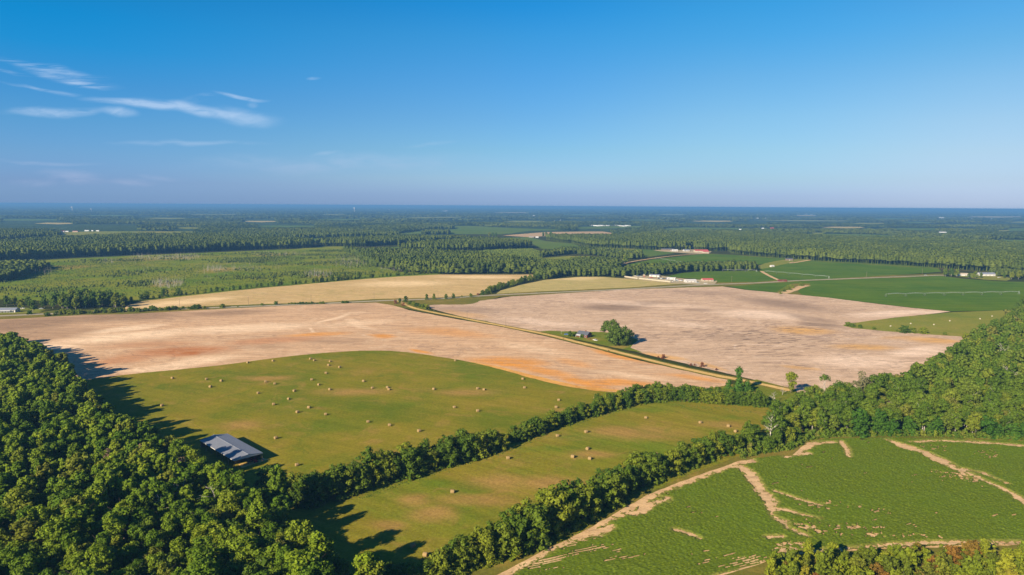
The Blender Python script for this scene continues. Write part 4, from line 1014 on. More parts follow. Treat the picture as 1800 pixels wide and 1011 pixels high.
# the two big trees by the farmhouse: a taller one behind, a broad one in front
L_oak = leafmat('oak_leaves', [(0, (.072, .112, .015)), (1, (.085, .128, .017))])
def oakl(seed, rad, z0, z1, n, rr):
    q = np.random.default_rng(seed); C, R = [], []
    for i in range(n):
        a = i * 2.4 + q.uniform(-.5, .5); t = (i + .5) / n; z = z0 + (z1 - z0) * t
        off = rad * math.sin(math.pi * min(1, .30 + .62 * t)) ** .6 * q.uniform(.5, .98)
        C.append((off * math.cos(a), off * math.sin(a), z)); R.append(rr * q.uniform(.75, 1.2))
    return C, R
C, R = oakl(51, 8.2, 9.0, 17.5, 30, 2.2)
special('oak_tree', 'taller loose-crowned oak behind the broad one at the brick farmhouse', 'tree', 1072.5, 601, C, R, 1700, 1.0, L_oak, 18, .5, M_bark, 51, .66)
C, R = oakl(52, 12.6, 2.6, 14.0, 54, 2.8); C += [(0, 0, 5), (3, 0, 6), (-3, 0, 6), (0, 3, 7), (0, -3, 6)]; R += [4.2, 4, 4, 4, 4]
special('oak_tree', 'broad low-crowned oak shading the farmhouse lawn', 'tree', 1087, 606, C, R, 3600, 1.0, L_oak, 13, .6, M_bark, 52, .72)
# vine-covered tower of a tree at the end of the track
C = [(0, 0, 2), (1, .5, 4), (-1, 0, 5), (.4, 0, 7), (-.5, .3, 9), (.3, 0, 11), (0, .4, 13), (-1.2, 0, 14.2), (1.3, .2, 14), (0, 0, 15.6)]
R = [3.0, 2.6, 2.4, 2.2, 1.9, 1.8, 1.9, 1.6, 1.6, 1.7]
special('vine_covered_tree', 'tall tree wrapped in vines beside the track corner', 'tree', 1298, 691, C, R, 900, .85, L_vine, 15, .3, seed=53)
special('vine_covered_tree', 'short vine-wrapped tree leaning on the tall one', 'tree', 1281, 691, [(0, 0, 2), (-1.5, 0, 2.5), (.3, 0, 5), (0, 0, 7.4), (1.6, 0, 2)], [2.6, 2.2, 2.1, 1.5, 2.2], 500, .8, L_vine, 7, .2, seed=54)
special('vine_covered_tree', 'vine-wrapped tree at the shaded side of the tall one', 'tree', 1313, 690, [(0, 0, 2), (1.5, 0, 2.5), (.3, 0, 4.6), (0, 0, 6.4), (-1.6, 0, 2)], [2.6, 2.2, 2.1, 1.7, 2.2], 500, .8, L_vine, 7, .2, seed=55)
special('field_tree', 'round-topped tree standing at the end of the dirt road', 'tree', 1390, 692, [(0, 0, 6), (1.6, 0, 7), (-1.6, .5, 9), (1.2, 0, 10), (0, 0, 12), (-2.2, 0, 11.2), (2.2, .3, 11.4), (0, 1, 3.5)], [1.9, 1.7, 1.9, 1.9, 2.1, 1.6, 1.6, 1.8], 700, .8, L_hedge, 12, .25, seed=56)
special('umbrella_tree', 'pale-limbed tree with a flat green cap over the wood edge', 'tree', 1447, 706, [(0, 0, 15.2), (2.2, 0, 14.4), (-2.2, 0, 14.3), (1, 1.5, 14.6), (-1, -1.4, 14.6), (3.4, 0, 13.3)], [1.7, 1.4, 1.4, 1.4, 1.4, 1.0], 330, .7, L_broad, 16, .30, M_palebark, seed=57, core=.5, limbs=9, top=.86)
C, R = lobes_broad(np.random.default_rng(58), 17, 6.5, .52, 16)
special('thin_crowned_tree', 'see-through pale tree against the sandy field at the wood edge', 'tree', 1512, 712, C, [q * .66 for q in R], 1500, .75, leafmat('sparse_leaves', [(0, (.16, .155, .07)), (1, (.18, .17, .08))]), 17, .32, M_palebark, seed=58, core=.3, limbs=12, top=.9)
C, R = lobes_broad(np.random.default_rng(59), 15, 5.0, .4, 12)
special('thin_crowned_tree', 'bleached half-dead tree at the corner of lower hay field', 'tree', 1353, 782, C, [q * .5 for q in R], 160, .7, leafmat('few_leaves', [(0, (.10, .12, .04)), (1, (.11, .13, .05))]), 15, .34, M_palebark, seed=59, core=.25, limbs=14, top=.95)
C, R = lobes_broad(np.random.default_rng(60), 12, 4.2, .25, 12)
special('yellow_tree', 'bright yellow-green round tree inside the mixed wood', 'tree', 1400, 752, C, R, 900, .9, L_yellow, 12, .25, seed=60)
special('withered_tree', 'withered pinkish brown tree among the dark wood by the barn', 'tree', *[322, 873], *lobes_broad(np.random.default_rng(61), 14, 3.0, .5, 11), 420, .8, L_brown, 14, .2, M_greybark, 61, .45, 8, .9)
special('withered_tree', 'small reddish withered treetop deeper in the dark wood', 'tree', *[254, 850], *lobes_broad(np.random.default_rng(62), 14, 2.2, .6, 9), 300, .7, L_brown, 14, .2, M_greybark, 62, .45, 8, .9)
special('withered_tree', 'greyish thin withered tree above the dark wood', 'tree', *[195, 862], *lobes_broad(np.random.default_rng(63), 14, 2.4, .6, 9), 200, .7, L_brown, 14, .2, M_greybark, 63, .3, 10, .95)
# bare dead trees
def dead(px, py, h, label, seed, mat=M_palebark, n=12, rad=.24):
    r = np.random.default_rng(seed); m = MB(); x, y = G(px, py)
    def grow(a, d, L, ra, lev):
        e = a + d * L
        m.tube(a - d * (L * .04), e, ra, ra * .55, 5 if lev else 7)
        if lev >= 3: return
        for k in range(3 if lev else 4):
            t = r.uniform(.45, 1.0)
            nd = (d + Vector(r.normal(size=3)) * (.55 + .1 * lev)); nd.z = abs(nd.z) * .8 + .1
            grow(a.lerp(e, t), nd.normalized(), L * r.uniform(.5, .72), ra * .5, lev + 1)
    grow(Vector((0, 0, -.2)), Vector((r.uniform(-.1, .1), r.uniform(-.1, .1), 1)).normalized(), h * .52, rad, 0)
    o = m.build('dead_tree', mat, smooth=True); o.location = (x, y, 0)
    return tag(o, label, 'tree')
dead(318, 938, 20, 'bare grey dead tree with a forked top in the dark wood', 71)
dead(291, 936, 18.5, 'bushy bare dead tree beside the forked one in the dark wood', 72, M_palebark)
dead(384, 938, 18, 'bare dead tree with bent limbs nearer the barn hedge', 73)
dead(128, 965, 18, 'dead tree with a white broken limb in the dark wood', 74)
dead(1456, 712, 10, 'slender bare trunk beside the flat-capped tree', 75)
dead(1770, 682, 18, 'bare white snag rising from the mixed wood', 76); dead(1755, 640, 17, 'small bare snag high in the mixed wood', 77)
dead(1362, 712, 9, 'bare grey tree by the grassy track corner', 78, M_greybark); dead(1375, 695, 7, 'pale twiggy dead bush on the track bend', 79, M_greybark)

# ---------------- woods in the distance, each one mass of trees
def wood(name, px, sp, tmpl, mat, S, SZ, seed, z=0.0, thin=None):
    poly = [G(*p) for p in densify(px, 20)]
    X, Y = hexgrid(poly, sp, .4, seed)
    k = np.abs(X) < .80 * Y + 60; X, Y = X[k], Y[k]
    tint = np.clip(fbm(X / 60, Y / 60, seed) * 1.2 - .1 + np.random.default_rng(seed).uniform(-.22, .22, len(X)), 0, 1)
    SZ = SZ * (.78 + .44 * fbm(X / 45, Y / 45, seed + 3)) * np.random.default_rng(seed + 1).uniform(.88, 1.12, len(X))
    merged(name, X, Y, tmpl, mat, S, SZ, tint, seed=seed, var=(.75, 1.25)); return len(X)
TM = [template('broad', 40, 2.5, 400 + i) for i in range(5)]
TL = [template('low', 40, 2.4, 410 + i) for i in range(5)]
TPL = [template('plant', 28, 2.5, 420 + i, True) for i in range(5)]
TF = [template('lump', 16, 5.0, 440 + i) for i in range(5)]
cnt = 0
cnt += wood('pine_wood', [(-260, 476), (-100, 466), (0, 459.5), (120, 453), (250, 447.5), (400, 441), (480, 438), (546, 436), (552, 433), (520, 429), (420, 424), (250, 421), (110, 426), (0, 436), (-260, 444)], 6.0, TPL, A_far, 1.4, .97, 501)
cnt += wood('distant_wood', [(-260, 430), (0, 425.5), (100, 422), (112, 420), (60, 414), (0, 413), (-260, 415)], 9, TPL, A_far, 1.2, 1.1, 502)
cnt += wood('small_wood', [(-60, 502), (0, 496), (40, 489), (62, 480), (88, 472), (60, 467), (0, 470), (-60, 474)], 7.5, TM, A_far, 1.0, 1.0, 503)
cnt += wood('central_wood', [(640, 462), (660, 470), (700, 476), (767, 481), (800, 482), (870, 481), (950, 481), (965, 474), (938, 468), (890, 462), (850, 454), (770, 450), (700, 448), (640, 448), (600, 441), (620, 447)], 6.0, TPL + TM, A_far, 1.35, .80, 504)
cnt += wood('central_wood', [(700, 440.5), (770, 442), (850, 441), (935, 436.5), (925, 433.5), (850, 428), (780, 431), (740, 436)], 6.2, TPL, A_far, 1.2, .95, 514)
cnt += wood('central_wood', [(555, 433), (640, 434), (652, 433), (690, 431), (800, 426), (830, 424), (700, 423), (640, 426), (560, 431)], 6.6, TPL, A_far, 1.3, .95, 505)
cnt += wood('creek_wood', [(940, 486), (955, 493), (987, 486), (1017, 486), (1060, 486), (1095, 488), (1110, 482), (1085, 476), (1092, 465), (1070, 460), (1017, 460), (985, 468), (955, 476)], 8, TL + TM, A_far, 1.1, .95, 506)
cnt += wood('creek_wood', [(1090, 487), (1120, 486), (1160, 484), (1213, 478), (1270, 477), (1331, 475.5), (1325, 470), (1280, 468), (1213, 471), (1160, 472), (1110, 476)], 8, TL + TM, A_far, 1.1, 1.0, 507)
cnt += wood('creek_wood', [(945, 453), (975, 450), (1012, 446), (1060, 451), (1110, 456), (1130, 455), (1126, 450), (1080, 446), (1030, 440), (990, 442), (960, 448)], 8.5, TL + TM, A_far, 1.1, 1.0, 508)
cnt += wood('pine_wood', [(960, 421), (975, 425), (1005, 428.5), (1035, 434), (1100, 437.5), (1167, 440.5), (1200, 440), (1215, 437), (1236, 442), (1280, 442), (1285, 446), (1350, 452), (1430, 458.5), (1560, 465.5), (1700, 475), (1830, 483), (1950, 490), (2000, 444), (1850, 440), (1700, 432), (1550, 427), (1420, 421), (1300, 414), (1150, 417), (1080, 422), (1000, 422)], 6.0, TPL, A_far, 1.45, .98, 509)
cnt += wood('distant_wood', [(300, 419), (420, 420), (540, 419), (620, 417), (700, 415), (704, 413), (660, 411), (560, 410), (400, 413), (320, 416)], 9.5, TM, A_far, 1.2, 1.1, 510)
cnt += wood('distant_wood', [(640, 404), (700, 405), (795, 403), (800, 400.5), (740, 400), (640, 401)], 11, TM, A_far, 1.3, 1.2, 511)
cnt += wood('distant_wood', [(740, 412.5), (790, 412), (792, 409.5), (750, 409)], 10, TM, A_far, 1.2, 1.1, 512)
cnt += wood('homestead_wood', [(1735, 484), (1760, 486), (1800, 490), (1900, 498), (1900, 488), (1800, 482), (1745, 479)], 9, TM, A_far, 1.0, .8, 513)
for (px, py) in ((872, 418), (866, 417.5), (860, 417), (960, 416), (968, 415.5), (955, 417), (1098, 463), (1100, 464)):
    at('mid', 'distant_tree', 'dark tree standing alone in the distant fields', px, py, 20, group='lone trees in the distant fields', cat='tree')
# far country: clumps of trees out to the haze, with open fields left between them
FARLIST = [(110, 407.6, 24, 'white far building with reddish yard at the wood edge', 'M_white', 'M_redroof'), (118, 407.8, 14, 'second pale far building by the reddish yard', 'M_white', 'M_white'), (133, 407.9, 26, 'low pinkish far building on the pale field', 'M_tan', 'M_redroof'), (153, 406.4, 22, 'long pale far building over the pale field', 'M_white', 'M_white'), (162.5, 406.6, 9, 'small pale shed beside the long pale building', 'M_white', 'M_white'), (172, 406.6, 13, 'last white shed of the far row on the pale field', 'M_white', 'M_white'),
                            (141, 365.6, 230, 'tiny white factory below the thin mast', 'M_white', 'M_white'), (147, 364.2, 230, 'tiny white block behind the white factory', 'M_white', 'M_white'), (240, 365.8, 250, 'tiny pale roof alone in the blue forest', 'M_white', 'M_steel'), (286, 365.8, 230, 'tiny white block midway along the blue forest', 'M_white', 'M_white'), (352, 365.0, 330, 'pale wide block in the far blue forest', 'M_white', 'M_white'),
                            (618, 363.6, 330, 'tiny white block beside the central water tower', 'M_white', 'M_white'), (661, 365.3, 260, 'bright white block in the far centre forest', 'M_white', 'M_white'), (676, 368.4, 150, 'pale low roof under the bright white block', 'M_steel', 'M_white'), (684, 368.4, 130, 'white roof end under the bright white block', 'M_white', 'M_white'), (722, 365.4, 900, 'very long white far warehouse', 'M_white', 'M_white'), (745, 364.6, 700, 'second long far warehouse, slightly higher', 'M_white', 'M_white'), (783, 371.6, 170, 'white far building with two towers', 'M_white', 'M_white'), (832, 366.3, 200, 'small white far block right of all warehouses'.replace('right of', 'beyond'), 'M_white', 'M_white'),
                            (938, 379.5, 60, 'small white far house over the pale crop', 'M_white', 'M_white'), (975, 388.8, 45, 'tiny white far house before the dark far wood', 'M_white', 'M_white'), (985, 387.4, 35, 'tiny pale far house beside the white one', 'M_white', 'M_steel'), (934, 417.4, 26, 'pale farm shed at the foot of the far bare field', 'M_tan', 'M_roofgrey'), (944, 418, 15, 'white farm house at the foot of the far bare field', 'M_white', 'M_white'), 
                            (1331, 384.0, 70, 'white far shed at the edge of pale strip', 'M_white', 'M_white'), (1345.5, 384.0, 55, 'smaller white far shed by the pale strip', 'M_white', 'M_white'), (1301, 404, 40, 'white house on the sandy far clearing', 'M_white', 'M_white'), (1341, 402.0, 55, 'white far house beside the red one', 'M_white', 'M_white'), (1357, 401.6, 60, 'red far barn above the pine wood', 'M_redroof', 'M_redroof'), (1417, 376.8, 110, 'white far block in the blue forest', 'M_white', 'M_white'), (1427, 377.2, 110, 'brighter white far block next to the other', 'M_white', 'M_white'),
                            (1655, 383.3, 150, 'long white far building over the pale wood', 'M_white', 'M_white'), (1662, 381.6, 60, 'tall white far block on the long building', 'M_white', 'M_white'), (1708, 384.0, 60, 'pale far house in the hazy forest', 'M_white', 'M_white'), (1742, 385.2, 70, 'bright little white far house', 'M_white', 'M_white'), (1657, 409, 90, 'white low farm buildings in the far clearing', 'M_white', 'M_white')]
for _k, _w in enumerate([8, 5, 9, 7, 3, 5, 2.6, 2.6, 2.4, 2.6, 4, 3.5, 3, 3.5, 3.5, 12, 10, 8, 2.6, 4, 2, 2, 9, 5, 4, 3, 3.5, 4, 6, 4, 5, 8, 3, 3.5, 3.5, 11]):
    _a = list(FARLIST[_k]); _a[2] = _w / ppm(_a[0], _a[1]); FARLIST[_k] = tuple(_a)
FARB = [(*G(a[0], a[1]), a[2]) for a in FARLIST] + [(*G(1070, 397.3), 260)]
farpolys = [[G(*p) for p in pts] for _, pts, _ in FARF] + [[G(*p) for p in [(860, 432), (1130, 455), (1400, 461), (1900, 500), (1900, 700), (-300, 700), (-300, 480), (560, 431)]]]
def farland(D0, D1, sp, S, SZ, seed, thr):
    r = np.random.default_rng(seed)
    n = int((D1 ** 2 - D0 ** 2) * .5 * 1.64 / sp ** 2)
    D = np.sqrt(r.uniform(D0 ** 2, D1 ** 2, n)); A = r.uniform(-.82, .82, n); X = A * D; Y = D
    open_ = fbm(X / 700 + 3, Y / 330, 61, 3); strips = fbm(X / 260, Y / 900, 62, 2)
    k = (open_ < thr)
    for q in farpolys[:-1]:
        for t_ in (1, .965, .93, .895, .87): k &= ~inside(X / t_, Y / t_, q)      # nothing tall just in front of an open field
    k &= ~inside(X, Y, farpolys[-1])
    for bx_, by_, L_ in FARB: k &= ~((np.abs(X / Y - bx_ / by_) * by_ < L_ * .7 + S * 4) & (Y < by_ + 30) & (Y > by_ * .86))
    X, Y = X[k], Y[k]
    tint = np.clip(.5 + (fbm(X / 400, Y / 200, 63) - .5) * 2.4 + r.uniform(-.3, .3, len(X)), 0, 1)
    hz = SZ * (.65 + .7 * fbm(X / 500, Y / 250, 64))
    merged('far_forest', X, Y, TF, A_far, S, hz, tint, seed=seed); return len(X)
cnt2 = farland(2500, 4300, 13, 1.3, 1.25, 601, .53) + farland(4300, 8000, 29, 3.0, 1.4, 602, .53) + farland(8000, 16000, 60, 6.0, 1.5, 603, .55) + farland(16000, 34000, 130, 10, 2.0, 604, .62)
print('TREES wood', cnt, 'far', cnt2)
# ---------------- scrub and dead saplings on the clear-cut
CC = [G(*p) for p in [(-80, 512), (0, 470), (130, 458), (300, 450), (450, 444), (560, 440), (620, 440), (655, 462), (700, 479), (640, 487), (560, 494), (450, 503), (330, 516), (240, 526), (120, 528)]]
X, Y = hexgrid(CC, 5.2, .45, 33)
k = fbm(X / 30, Y / 30, 34) + rng.uniform(-.25, .25, len(X)) > .50
merged('clearcut_scrub', X[k], Y[k], TBu, A_bush, .55, .38, seed=34)
k = (fbm(X / 90, Y / 60, 37) + rng.uniform(-.2, .2, len(X)) > .70)
merged('clearcut_scrub', X[k], Y[k], TBu, A_far, .9, .9, seed=35)
YPL = [G(*p) for p in [(850, 440), (935, 438), (960, 446), (945, 455), (1000, 462), (960, 474), (900, 462), (850, 450)]]
X, Y = hexgrid(YPL, 6, .3, 36); merged('young_plantation_trees', X, Y, TBu, A_bush, 1.0, .9, seed=36)
sv, sf = [], []
for px, py, rx, ry, n in [(265, 454, 40, 4, 150), (325, 453, 26, 4, 130), (295, 500, 28, 7, 150), (378, 474, 20, 4, 90), (430, 473, 30, 5, 45), (560, 484, 26, 6, 110), (620, 462, 40, 10, 150), (490, 447, 50, 4, 70), (720, 474, 50, 4, 120), (350, 470, 150, 22, 70), (190, 461, 14, 4, 25), (70, 478, 22, 6, 60)]:
    for _ in range(n):
        a, q = rng.uniform(0, 6.28), math.sqrt(rng.uniform()); x, y = G(px + rx * q * math.cos(a), py + ry * q * math.sin(a))
        h = rng.uniform(5, 12); lx, ly = rng.normal(size=2) * .5; b = len(sv); w_ = .13
        sv += [(x - w_, y, 0), (x + w_, y, 0), (x, y + w_, 0), (x + lx, y + ly, h)]; sf += [(b, b + 1, b + 3), (b + 1, b + 2, b + 3), (b + 2, b, b + 3)]
tag(link('dead_saplings', npmesh('dead_saplings', sv, sf, M_greybark)), kind='stuff')
# ------------------------------------------------------------------ hay bales
t = NT('hay', .95, .05)
n = t.noise(t.opos(), 5, 4, .7, sc=(1, 6, 6)); t.col(t.ramp(n, [(.3, (.19, .125, .05)), (.55, (.30, .21, .092)), (.75, (.38, .28, .135))]))
t.bump(n, .8, .06); M_hay = t.m
M_wrap = plain('white_bale_wrap', (.38, .335, .24), .8, .1, vary=.04)
def bale_mesh(mat, seed):
    r = np.random.default_rng(seed); m = MB(); n = 20; L = .76; R = .76
    prof = [(-L - .02, .0), (-L - .05, .35 * R), (-L, .72 * R), (-L + .02, .93 * R), (-L + .12, R), (-.25, R * 1.02), (.25, R * 1.02), (L - .12, R), (L - .02, .93 * R), (L, .72 * R), (L + .05, .35 * R), (L + .02, 0)]
    P = []
    for x, q in prof:
        for k in range(n):
            a = 2 * math.pi * k / n; e = q * (1 + r.uniform(-.02, .02))
            z = max(R * .97 + e * math.sin(a), .0 if q > .5 else .05)
            P.append((x + r.uniform(-.012, .012), e * math.cos(a) * 1.03, z))
    fs = [(i * n + k, i * n + (k + 1) % n, (i + 1) * n + (k + 1) % n, (i + 1) * n + k) for i in range(len(prof) - 1) for k in range(n)]
    m.poly(P, fs); return m.mesh('hay_bale', mat, True)
BM = [bale_mesh(M_hay, i) for i in range(4)]
UPB = [(285, 715, 'round bale alone by the long shadows of the wood'), (303, 666.5, 'bale at the wood-side corner under the sandy field edge'), (363, 668.5, 'bale of three near the wood corner, middle one'),
       (389, 671.5, 'bale of three near the wood corner, farthest from the wood'), (370, 682, 'bale of three near the wood corner, nearest the barn'), (435.5, 639.2, 'bale lying right on the sandy field edge, wood end'), (480, 636, 'second bale on the sandy field edge from the wood'),
       (467, 673, 'upper of two neighbouring bales north of the barn'), (483, 676.5, 'lower of two neighbouring bales north of the barn'), (454, 693, 'bale between the barn and the two neighbouring bales'), (481, 713, 'bale next in line from the barn toward the field middle'),
       (485, 772.5, 'lone bale just past the barn shadow tip'), (522, 820, 'bale nearest the barn door and the hedge'), (546, 632.5, 'farther bale of the touching pair by the sandy edge'), (552.5, 635.2, 'nearer bale of the touching pair by the sandy edge'),
       (580.5, 637, 'bale beside the touching pair by the sandy edge'), (577.5, 643.7, 'bale just under the one beside the touching pair'), (597, 647.2, 'bale at the outer end of the cluster by the sandy edge'), (573, 657.8, 'bale leading the column below the sandy-edge cluster'), (548, 669.4, 'bale second down the column below the sandy-edge cluster'),
       (560.5, 678.3, 'bale third down the column below the sandy-edge cluster'), (579.5, 686.6, 'bale at the outer bend of the central column'), (517.5, 689.3, 'bale at the inner bend of the central column'), (507.5, 703.4, 'bale diagonally below the inner bend bale'), (543, 718.5, 'bale upper right of the lone central three'.replace(' right', '')),
       (523, 726.5, 'bale lowest on the barn side of the central three'), (572.5, 730.5, 'bale east of the central three, above the hedge'), (639, 672, 'bale highest of the mid-field four'), (654.5, 684, 'bale second of the mid-field four'), (681, 683, 'rear bale of the overlapping mid-field pair'), (683.5, 686.7, 'front bale of the overlapping mid-field pair'),
       (762.5, 686, 'single bale midway between the mid-field pair and the far pair'), (800, 635.5, 'bale sitting against the curve of the orange sandy edge'), (919, 668, 'bale near the bright orange sand at the field edge'), (839.7, 685, 'bale on the wood side of the spaced far pair'), (851, 687, 'bale on the road side of the spaced far pair'),
       (922, 683.3, 'bale directly below the one near the orange sand'), (982, 705.4, 'upper bale of two close to the low hedge'), (977.5, 718, 'lower bale of two close to the low hedge'), (1045.5, 702, 'last bale tucked in the corner where hedge meets sand'), (798.7, 718, 'upper bale of two on the slope above the hedge'), (839.7, 724.5, 'lower bale of two on the slope above the hedge'),
       (647, 743.6, 'first of three bales strung above the tall hedge part'), (684.7, 749.7, 'middle of three bales strung above the tall hedge part'), (736.8, 760, 'third of three bales strung above the tall hedge part')]
LOB = [(1030.4, 761.5, 'bale high in the lower hay field by a brown patch'), (980, 768.5, 'bale at the upper edge of the lower field by the hedge gap'), (1033, 791.5, 'top bale of the triangle of three in lower hay field'), (1007, 805.8, 'wood-side bale of the triangle of three in lower hay field'.replace('wood-side', 'outer')), (1037, 809, 'bottom bale of the triangle of three in lower hay field'),
       (893, 808, 'bale by itself on the green strip under the hedge'), (1153, 801, 'bale half hidden behind the tall hedge trees'), (1135, 736.5, 'bale at the far green head of the lower field'), (1231, 745, 'bale in the reddish patch at the far end'), (1280, 751.5, 'farther bale of two by the bleached tree'), (1293, 760.5, 'nearer bale of two by the bleached tree'),
       (795.5, 867.5, 'bale alone in the middle of the brown lower field'), (725.5, 963, 'largest bale, alone near the tall hedge'), (748, 979, 'bale mostly covered by the tall hedge leaves'), (529, 925, 'dim bale lying in the deep tree shadow'), (560, 962, 'second dim bale lying in the tree shadow near the pines')]
for L, grp in ((UPB, 'bales in the upper hay field'), (LOB, 'bales in the lower hay field')):
    for px, py, lab in L:
        x, y = G(px, py); o = link('hay_bale', BM[int(rng.integers(4))]); o.location = (x, y, .09); o.rotation_euler[2] = float(rng.uniform(-.5, .9)); q = float(rng.uniform(.96, 1.08)); o.scale = (q, q, q)
        tag(o, lab, 'hay bale', grp)
WM = bale_mesh(M_wrap, 9)
for px, py, lab in [(1565.5, 574.5, 'pale bale nearest the ditch bushes in yellow pasture'), (1601, 570, 'white bale over the large round bush in yellow pasture'), (1641.7, 571.8, 'white bale at the middle of yellow pasture'), (1669.7, 565.2, 'white bale farther back in mid yellow pasture'), (1722.8, 561.6, 'white bale close to the wood in yellow pasture'), (1744, 557, 'white bale almost hidden at the wood in yellow pasture')]:
    x, y = G(px, py); o = link('hay_bale', WM); o.location = (x, y, .1); tag(o, lab, 'hay bale', 'pale bales in the yellow pasture'); o.rotation_euler[2] = float(rng.uniform(0, 1)); o.scale = (.85,) * 3

# ------------------------------------------------------------------ building kit
M_roofgrey = plain('grey_roof_metal', (.20, .215, .25), .45, .4, vary=.08, scale=.6)
M_white = plain('white_paint', (.52, .50, .47), .6, .3, vary=.05)
M_farwhite = plain('far_white_metal', (.62, .62, .61), .6, .2, vary=.03)
M_brick = plain('red_brick', (.15, .045, .032), .85, .15, vary=.2, scale=6)
M_shingle = plain('slate_grey_shingle', (.085, .095, .115), .85, .15, vary=.2, scale=4)
M_glass = plain('window_glass', (.035, .045, .06), .12, .6, vary=.1)
M_wood = plain('weathered_wood', (.20, .15, .10), .9, .1, vary=.25)
M_dark = plain('dark_rubber', (.02, .02, .022), .8, .2)
M_red = plain('red_paint', (.50, .018, .020), .35, .5, vary=.08)
M_redroof = plain('red_roof_metal', (.42, .085, .075), .5, .3, vary=.15, scale=.5)
M_steel = plain('galvanised_steel', (.30, .32, .31), .45, .5, vary=.08)
M_tan = plain('tan_siding', (.42, .35, .26), .8, .2, vary=.1)
M_blue = plain('blue_paint', (.08, .15, .33), .4, .4)
M_hayin = M_hay

# --- the open pole barn
e4 = 4.0
cA, cB, cC, cD = [np.array(G(*p, e4)) for p in ((348.5, 774), (402.5, 762), (460.3, 796.5), (413, 808.5))]
cen = (cA + cB + cC + cD) / 4
ax = (cC - cB) + (cD - cA); Lb = np.linalg.norm(ax) / 2; ax = ax / np.linalg.norm(ax)
bx = np.array([-ax[1], ax[0]]); Wb = abs(np.dot((cB - cA) + (cC - cD), bx)) / 2
print('BARN', cen, Lb, Wb, math.degrees(math.atan2(ax[1], ax[0])))
# local frame: x along the ridge toward the open end, y across
barn = empty('hay_barn', (float(cen[0]), float(cen[1]), 0), math.atan2(ax[1], ax[0]))
tag(barn, 'long open-sided pole barn with a low grey metal roof at the wood edge', 'barn')
hl, hw, rise = Lb / 2, Wb / 2, 1.0
m = MB(); nr = 46
for s in (-1, 1):                                            # two slopes with standing seams
    m.poly([(-hl, 0, e4 + rise), (hl, 0, e4 + rise), (hl, s * hw, e4), (-hl, s * hw, e4), (-hl, 0, e4 + rise - .09), (hl, 0, e4 + rise - .09), (hl, s * hw, e4 - .09), (-hl, s * hw, e4 - .09)],
           [(0, 1, 2, 3), (4, 7, 6, 5), (0, 4, 5, 1), (1, 5, 6, 2), (2, 6, 7, 3), (3, 7, 4, 0)])
    for k in range(nr):
        x = -hl + Lb * (k + .5) / nr
        m.poly([(x - .03, s * .2, e4 + rise * (1 - .2 / hw) + .003), (x + .03, s * .2, e4 + rise * (1 - .2 / hw) + .003), (x + .03, s * hw, e4 + .003), (x - .03, s * hw, e4 + .003), (x, s * .2, e4 + rise * (1 - .2 / hw) + .055), (x, s * hw, e4 + .055)],
               [(0, 4, 5, 3), (1, 2, 5, 4), (0, 1, 4), (2, 3, 5)])
roof = m.build('roof', M_roofgrey, barn)
m = MB(); m.box(-hl - .1, hl + .1, -.22, .22, e4 + rise - .02, e4 + rise + .10); m.build('ridge_cap', M_roofgrey, roof)
for s in (-1, 1):
    m = MB(); m.box(-hl, hl, s * hw - .05 if s > 0 else -hw - .06, s * hw + .06 if s > 0 else -hw + .05, e4 - .34, e4 - .1); m.build('eave_board', M_white, barn)
for x in (-hl + .1, hl - .1):
    m = MB(); m.prism([(-hw, e4 - .42), (hw, e4 - .42), (hw, e4 - .1), (0, e4 + rise - .1), (-hw, e4 - .1)], -.05, .05)
    o = m.build('gable_board', M_white, barn); o.rotation_euler[2] = math.pi / 2; o.location = (x, 0, 0)
nb = 7
for k in range(nb):
    for s in (-1, 0, 1):
        x = -hl + .3 + (Lb - .6) * k / (nb - 1)
        if s == 0 and k not in (0, nb - 1): continue
        m = MB(); m.tube((x, s * (hw - .25), -.3), (x, s * (hw - .25), e4 - .3 + (rise if s == 0 else 0)), .13, .12, 8); m.build('post', M_wood, barn)
m = MB(); m.box(-hl + .1, -hl + .2, -hw + .3, hw - .3, 0.05, e4 - .45); m.build('back_wall', M_wood, barn)
m = MB(); m.box(-hl + .5, hl - 1.5, hw - .45, hw - .35, .05, e4 - .4); m.build('side_wall', M_wood, barn)
def on_barn(lx, ly, z=0): return tuple(float(q) for q in (cen + ax * lx + bx * ly)) + (z,)
# tractor in the open end
ba = math.atan2(ax[1], ax[0])
tr = empty('red_tractor', on_barn(hl - 1.3, 3.2), ba); tag(tr, 'red farm tractor parked in the open end of the barn', 'tractor')
m = MB(); m.box(-.4, 1.9, -.42, .42, .75, 1.45); m.poly([(1.9, -.42, .75), (1.9, .42, .75), (2.15, .32, .85), (2.15, -.32, .85), (1.9, -.42, 1.45), (1.9, .42, 1.45), (2.15, .32, 1.3), (2.15, -.32, 1.3)], [(0, 3, 2, 1), (4, 5, 6, 7), (0, 4, 7, 3), (1, 2, 6, 5), (2, 3, 7, 6), (0, 1, 5, 4)]); m.build('hood', M_red, tr, bevel=.06)
m = MB(); m.box(-1.5, -.4, -.55, .55, .8, 1.3); m.build('body', M_red, tr, bevel=.05)
m = MB(); m.box(-1.3, -.75, -.3, .3, 1.3, 1.45); m.box(-1.42, -1.28, -.3, .3, 1.3, 1.95); m.build('seat', M_dark, tr, bevel=.03)
for s in (-1, 1):
    m = MB(); m.box(-1.75, -.35, s * .85 - .3, s * .85 + .3, 1.55, 1.68); m.build('fender', M_red, tr, bevel=.05)
def wheel(parent, x, y, r, wd, mat_rim=M_steel):
    m = MB(); m.tube((x, y - wd / 2, r), (x, y + wd / 2, r), r, r, 20); w_ = m.build('wheel', M_dark, parent, bevel=.03)
    m = MB(); m.tube((x, y - wd / 2 - .01, r), (x, y + wd / 2 + .01, r), r * .5, r * .5, 14); m.build('rim', mat_rim, w_)
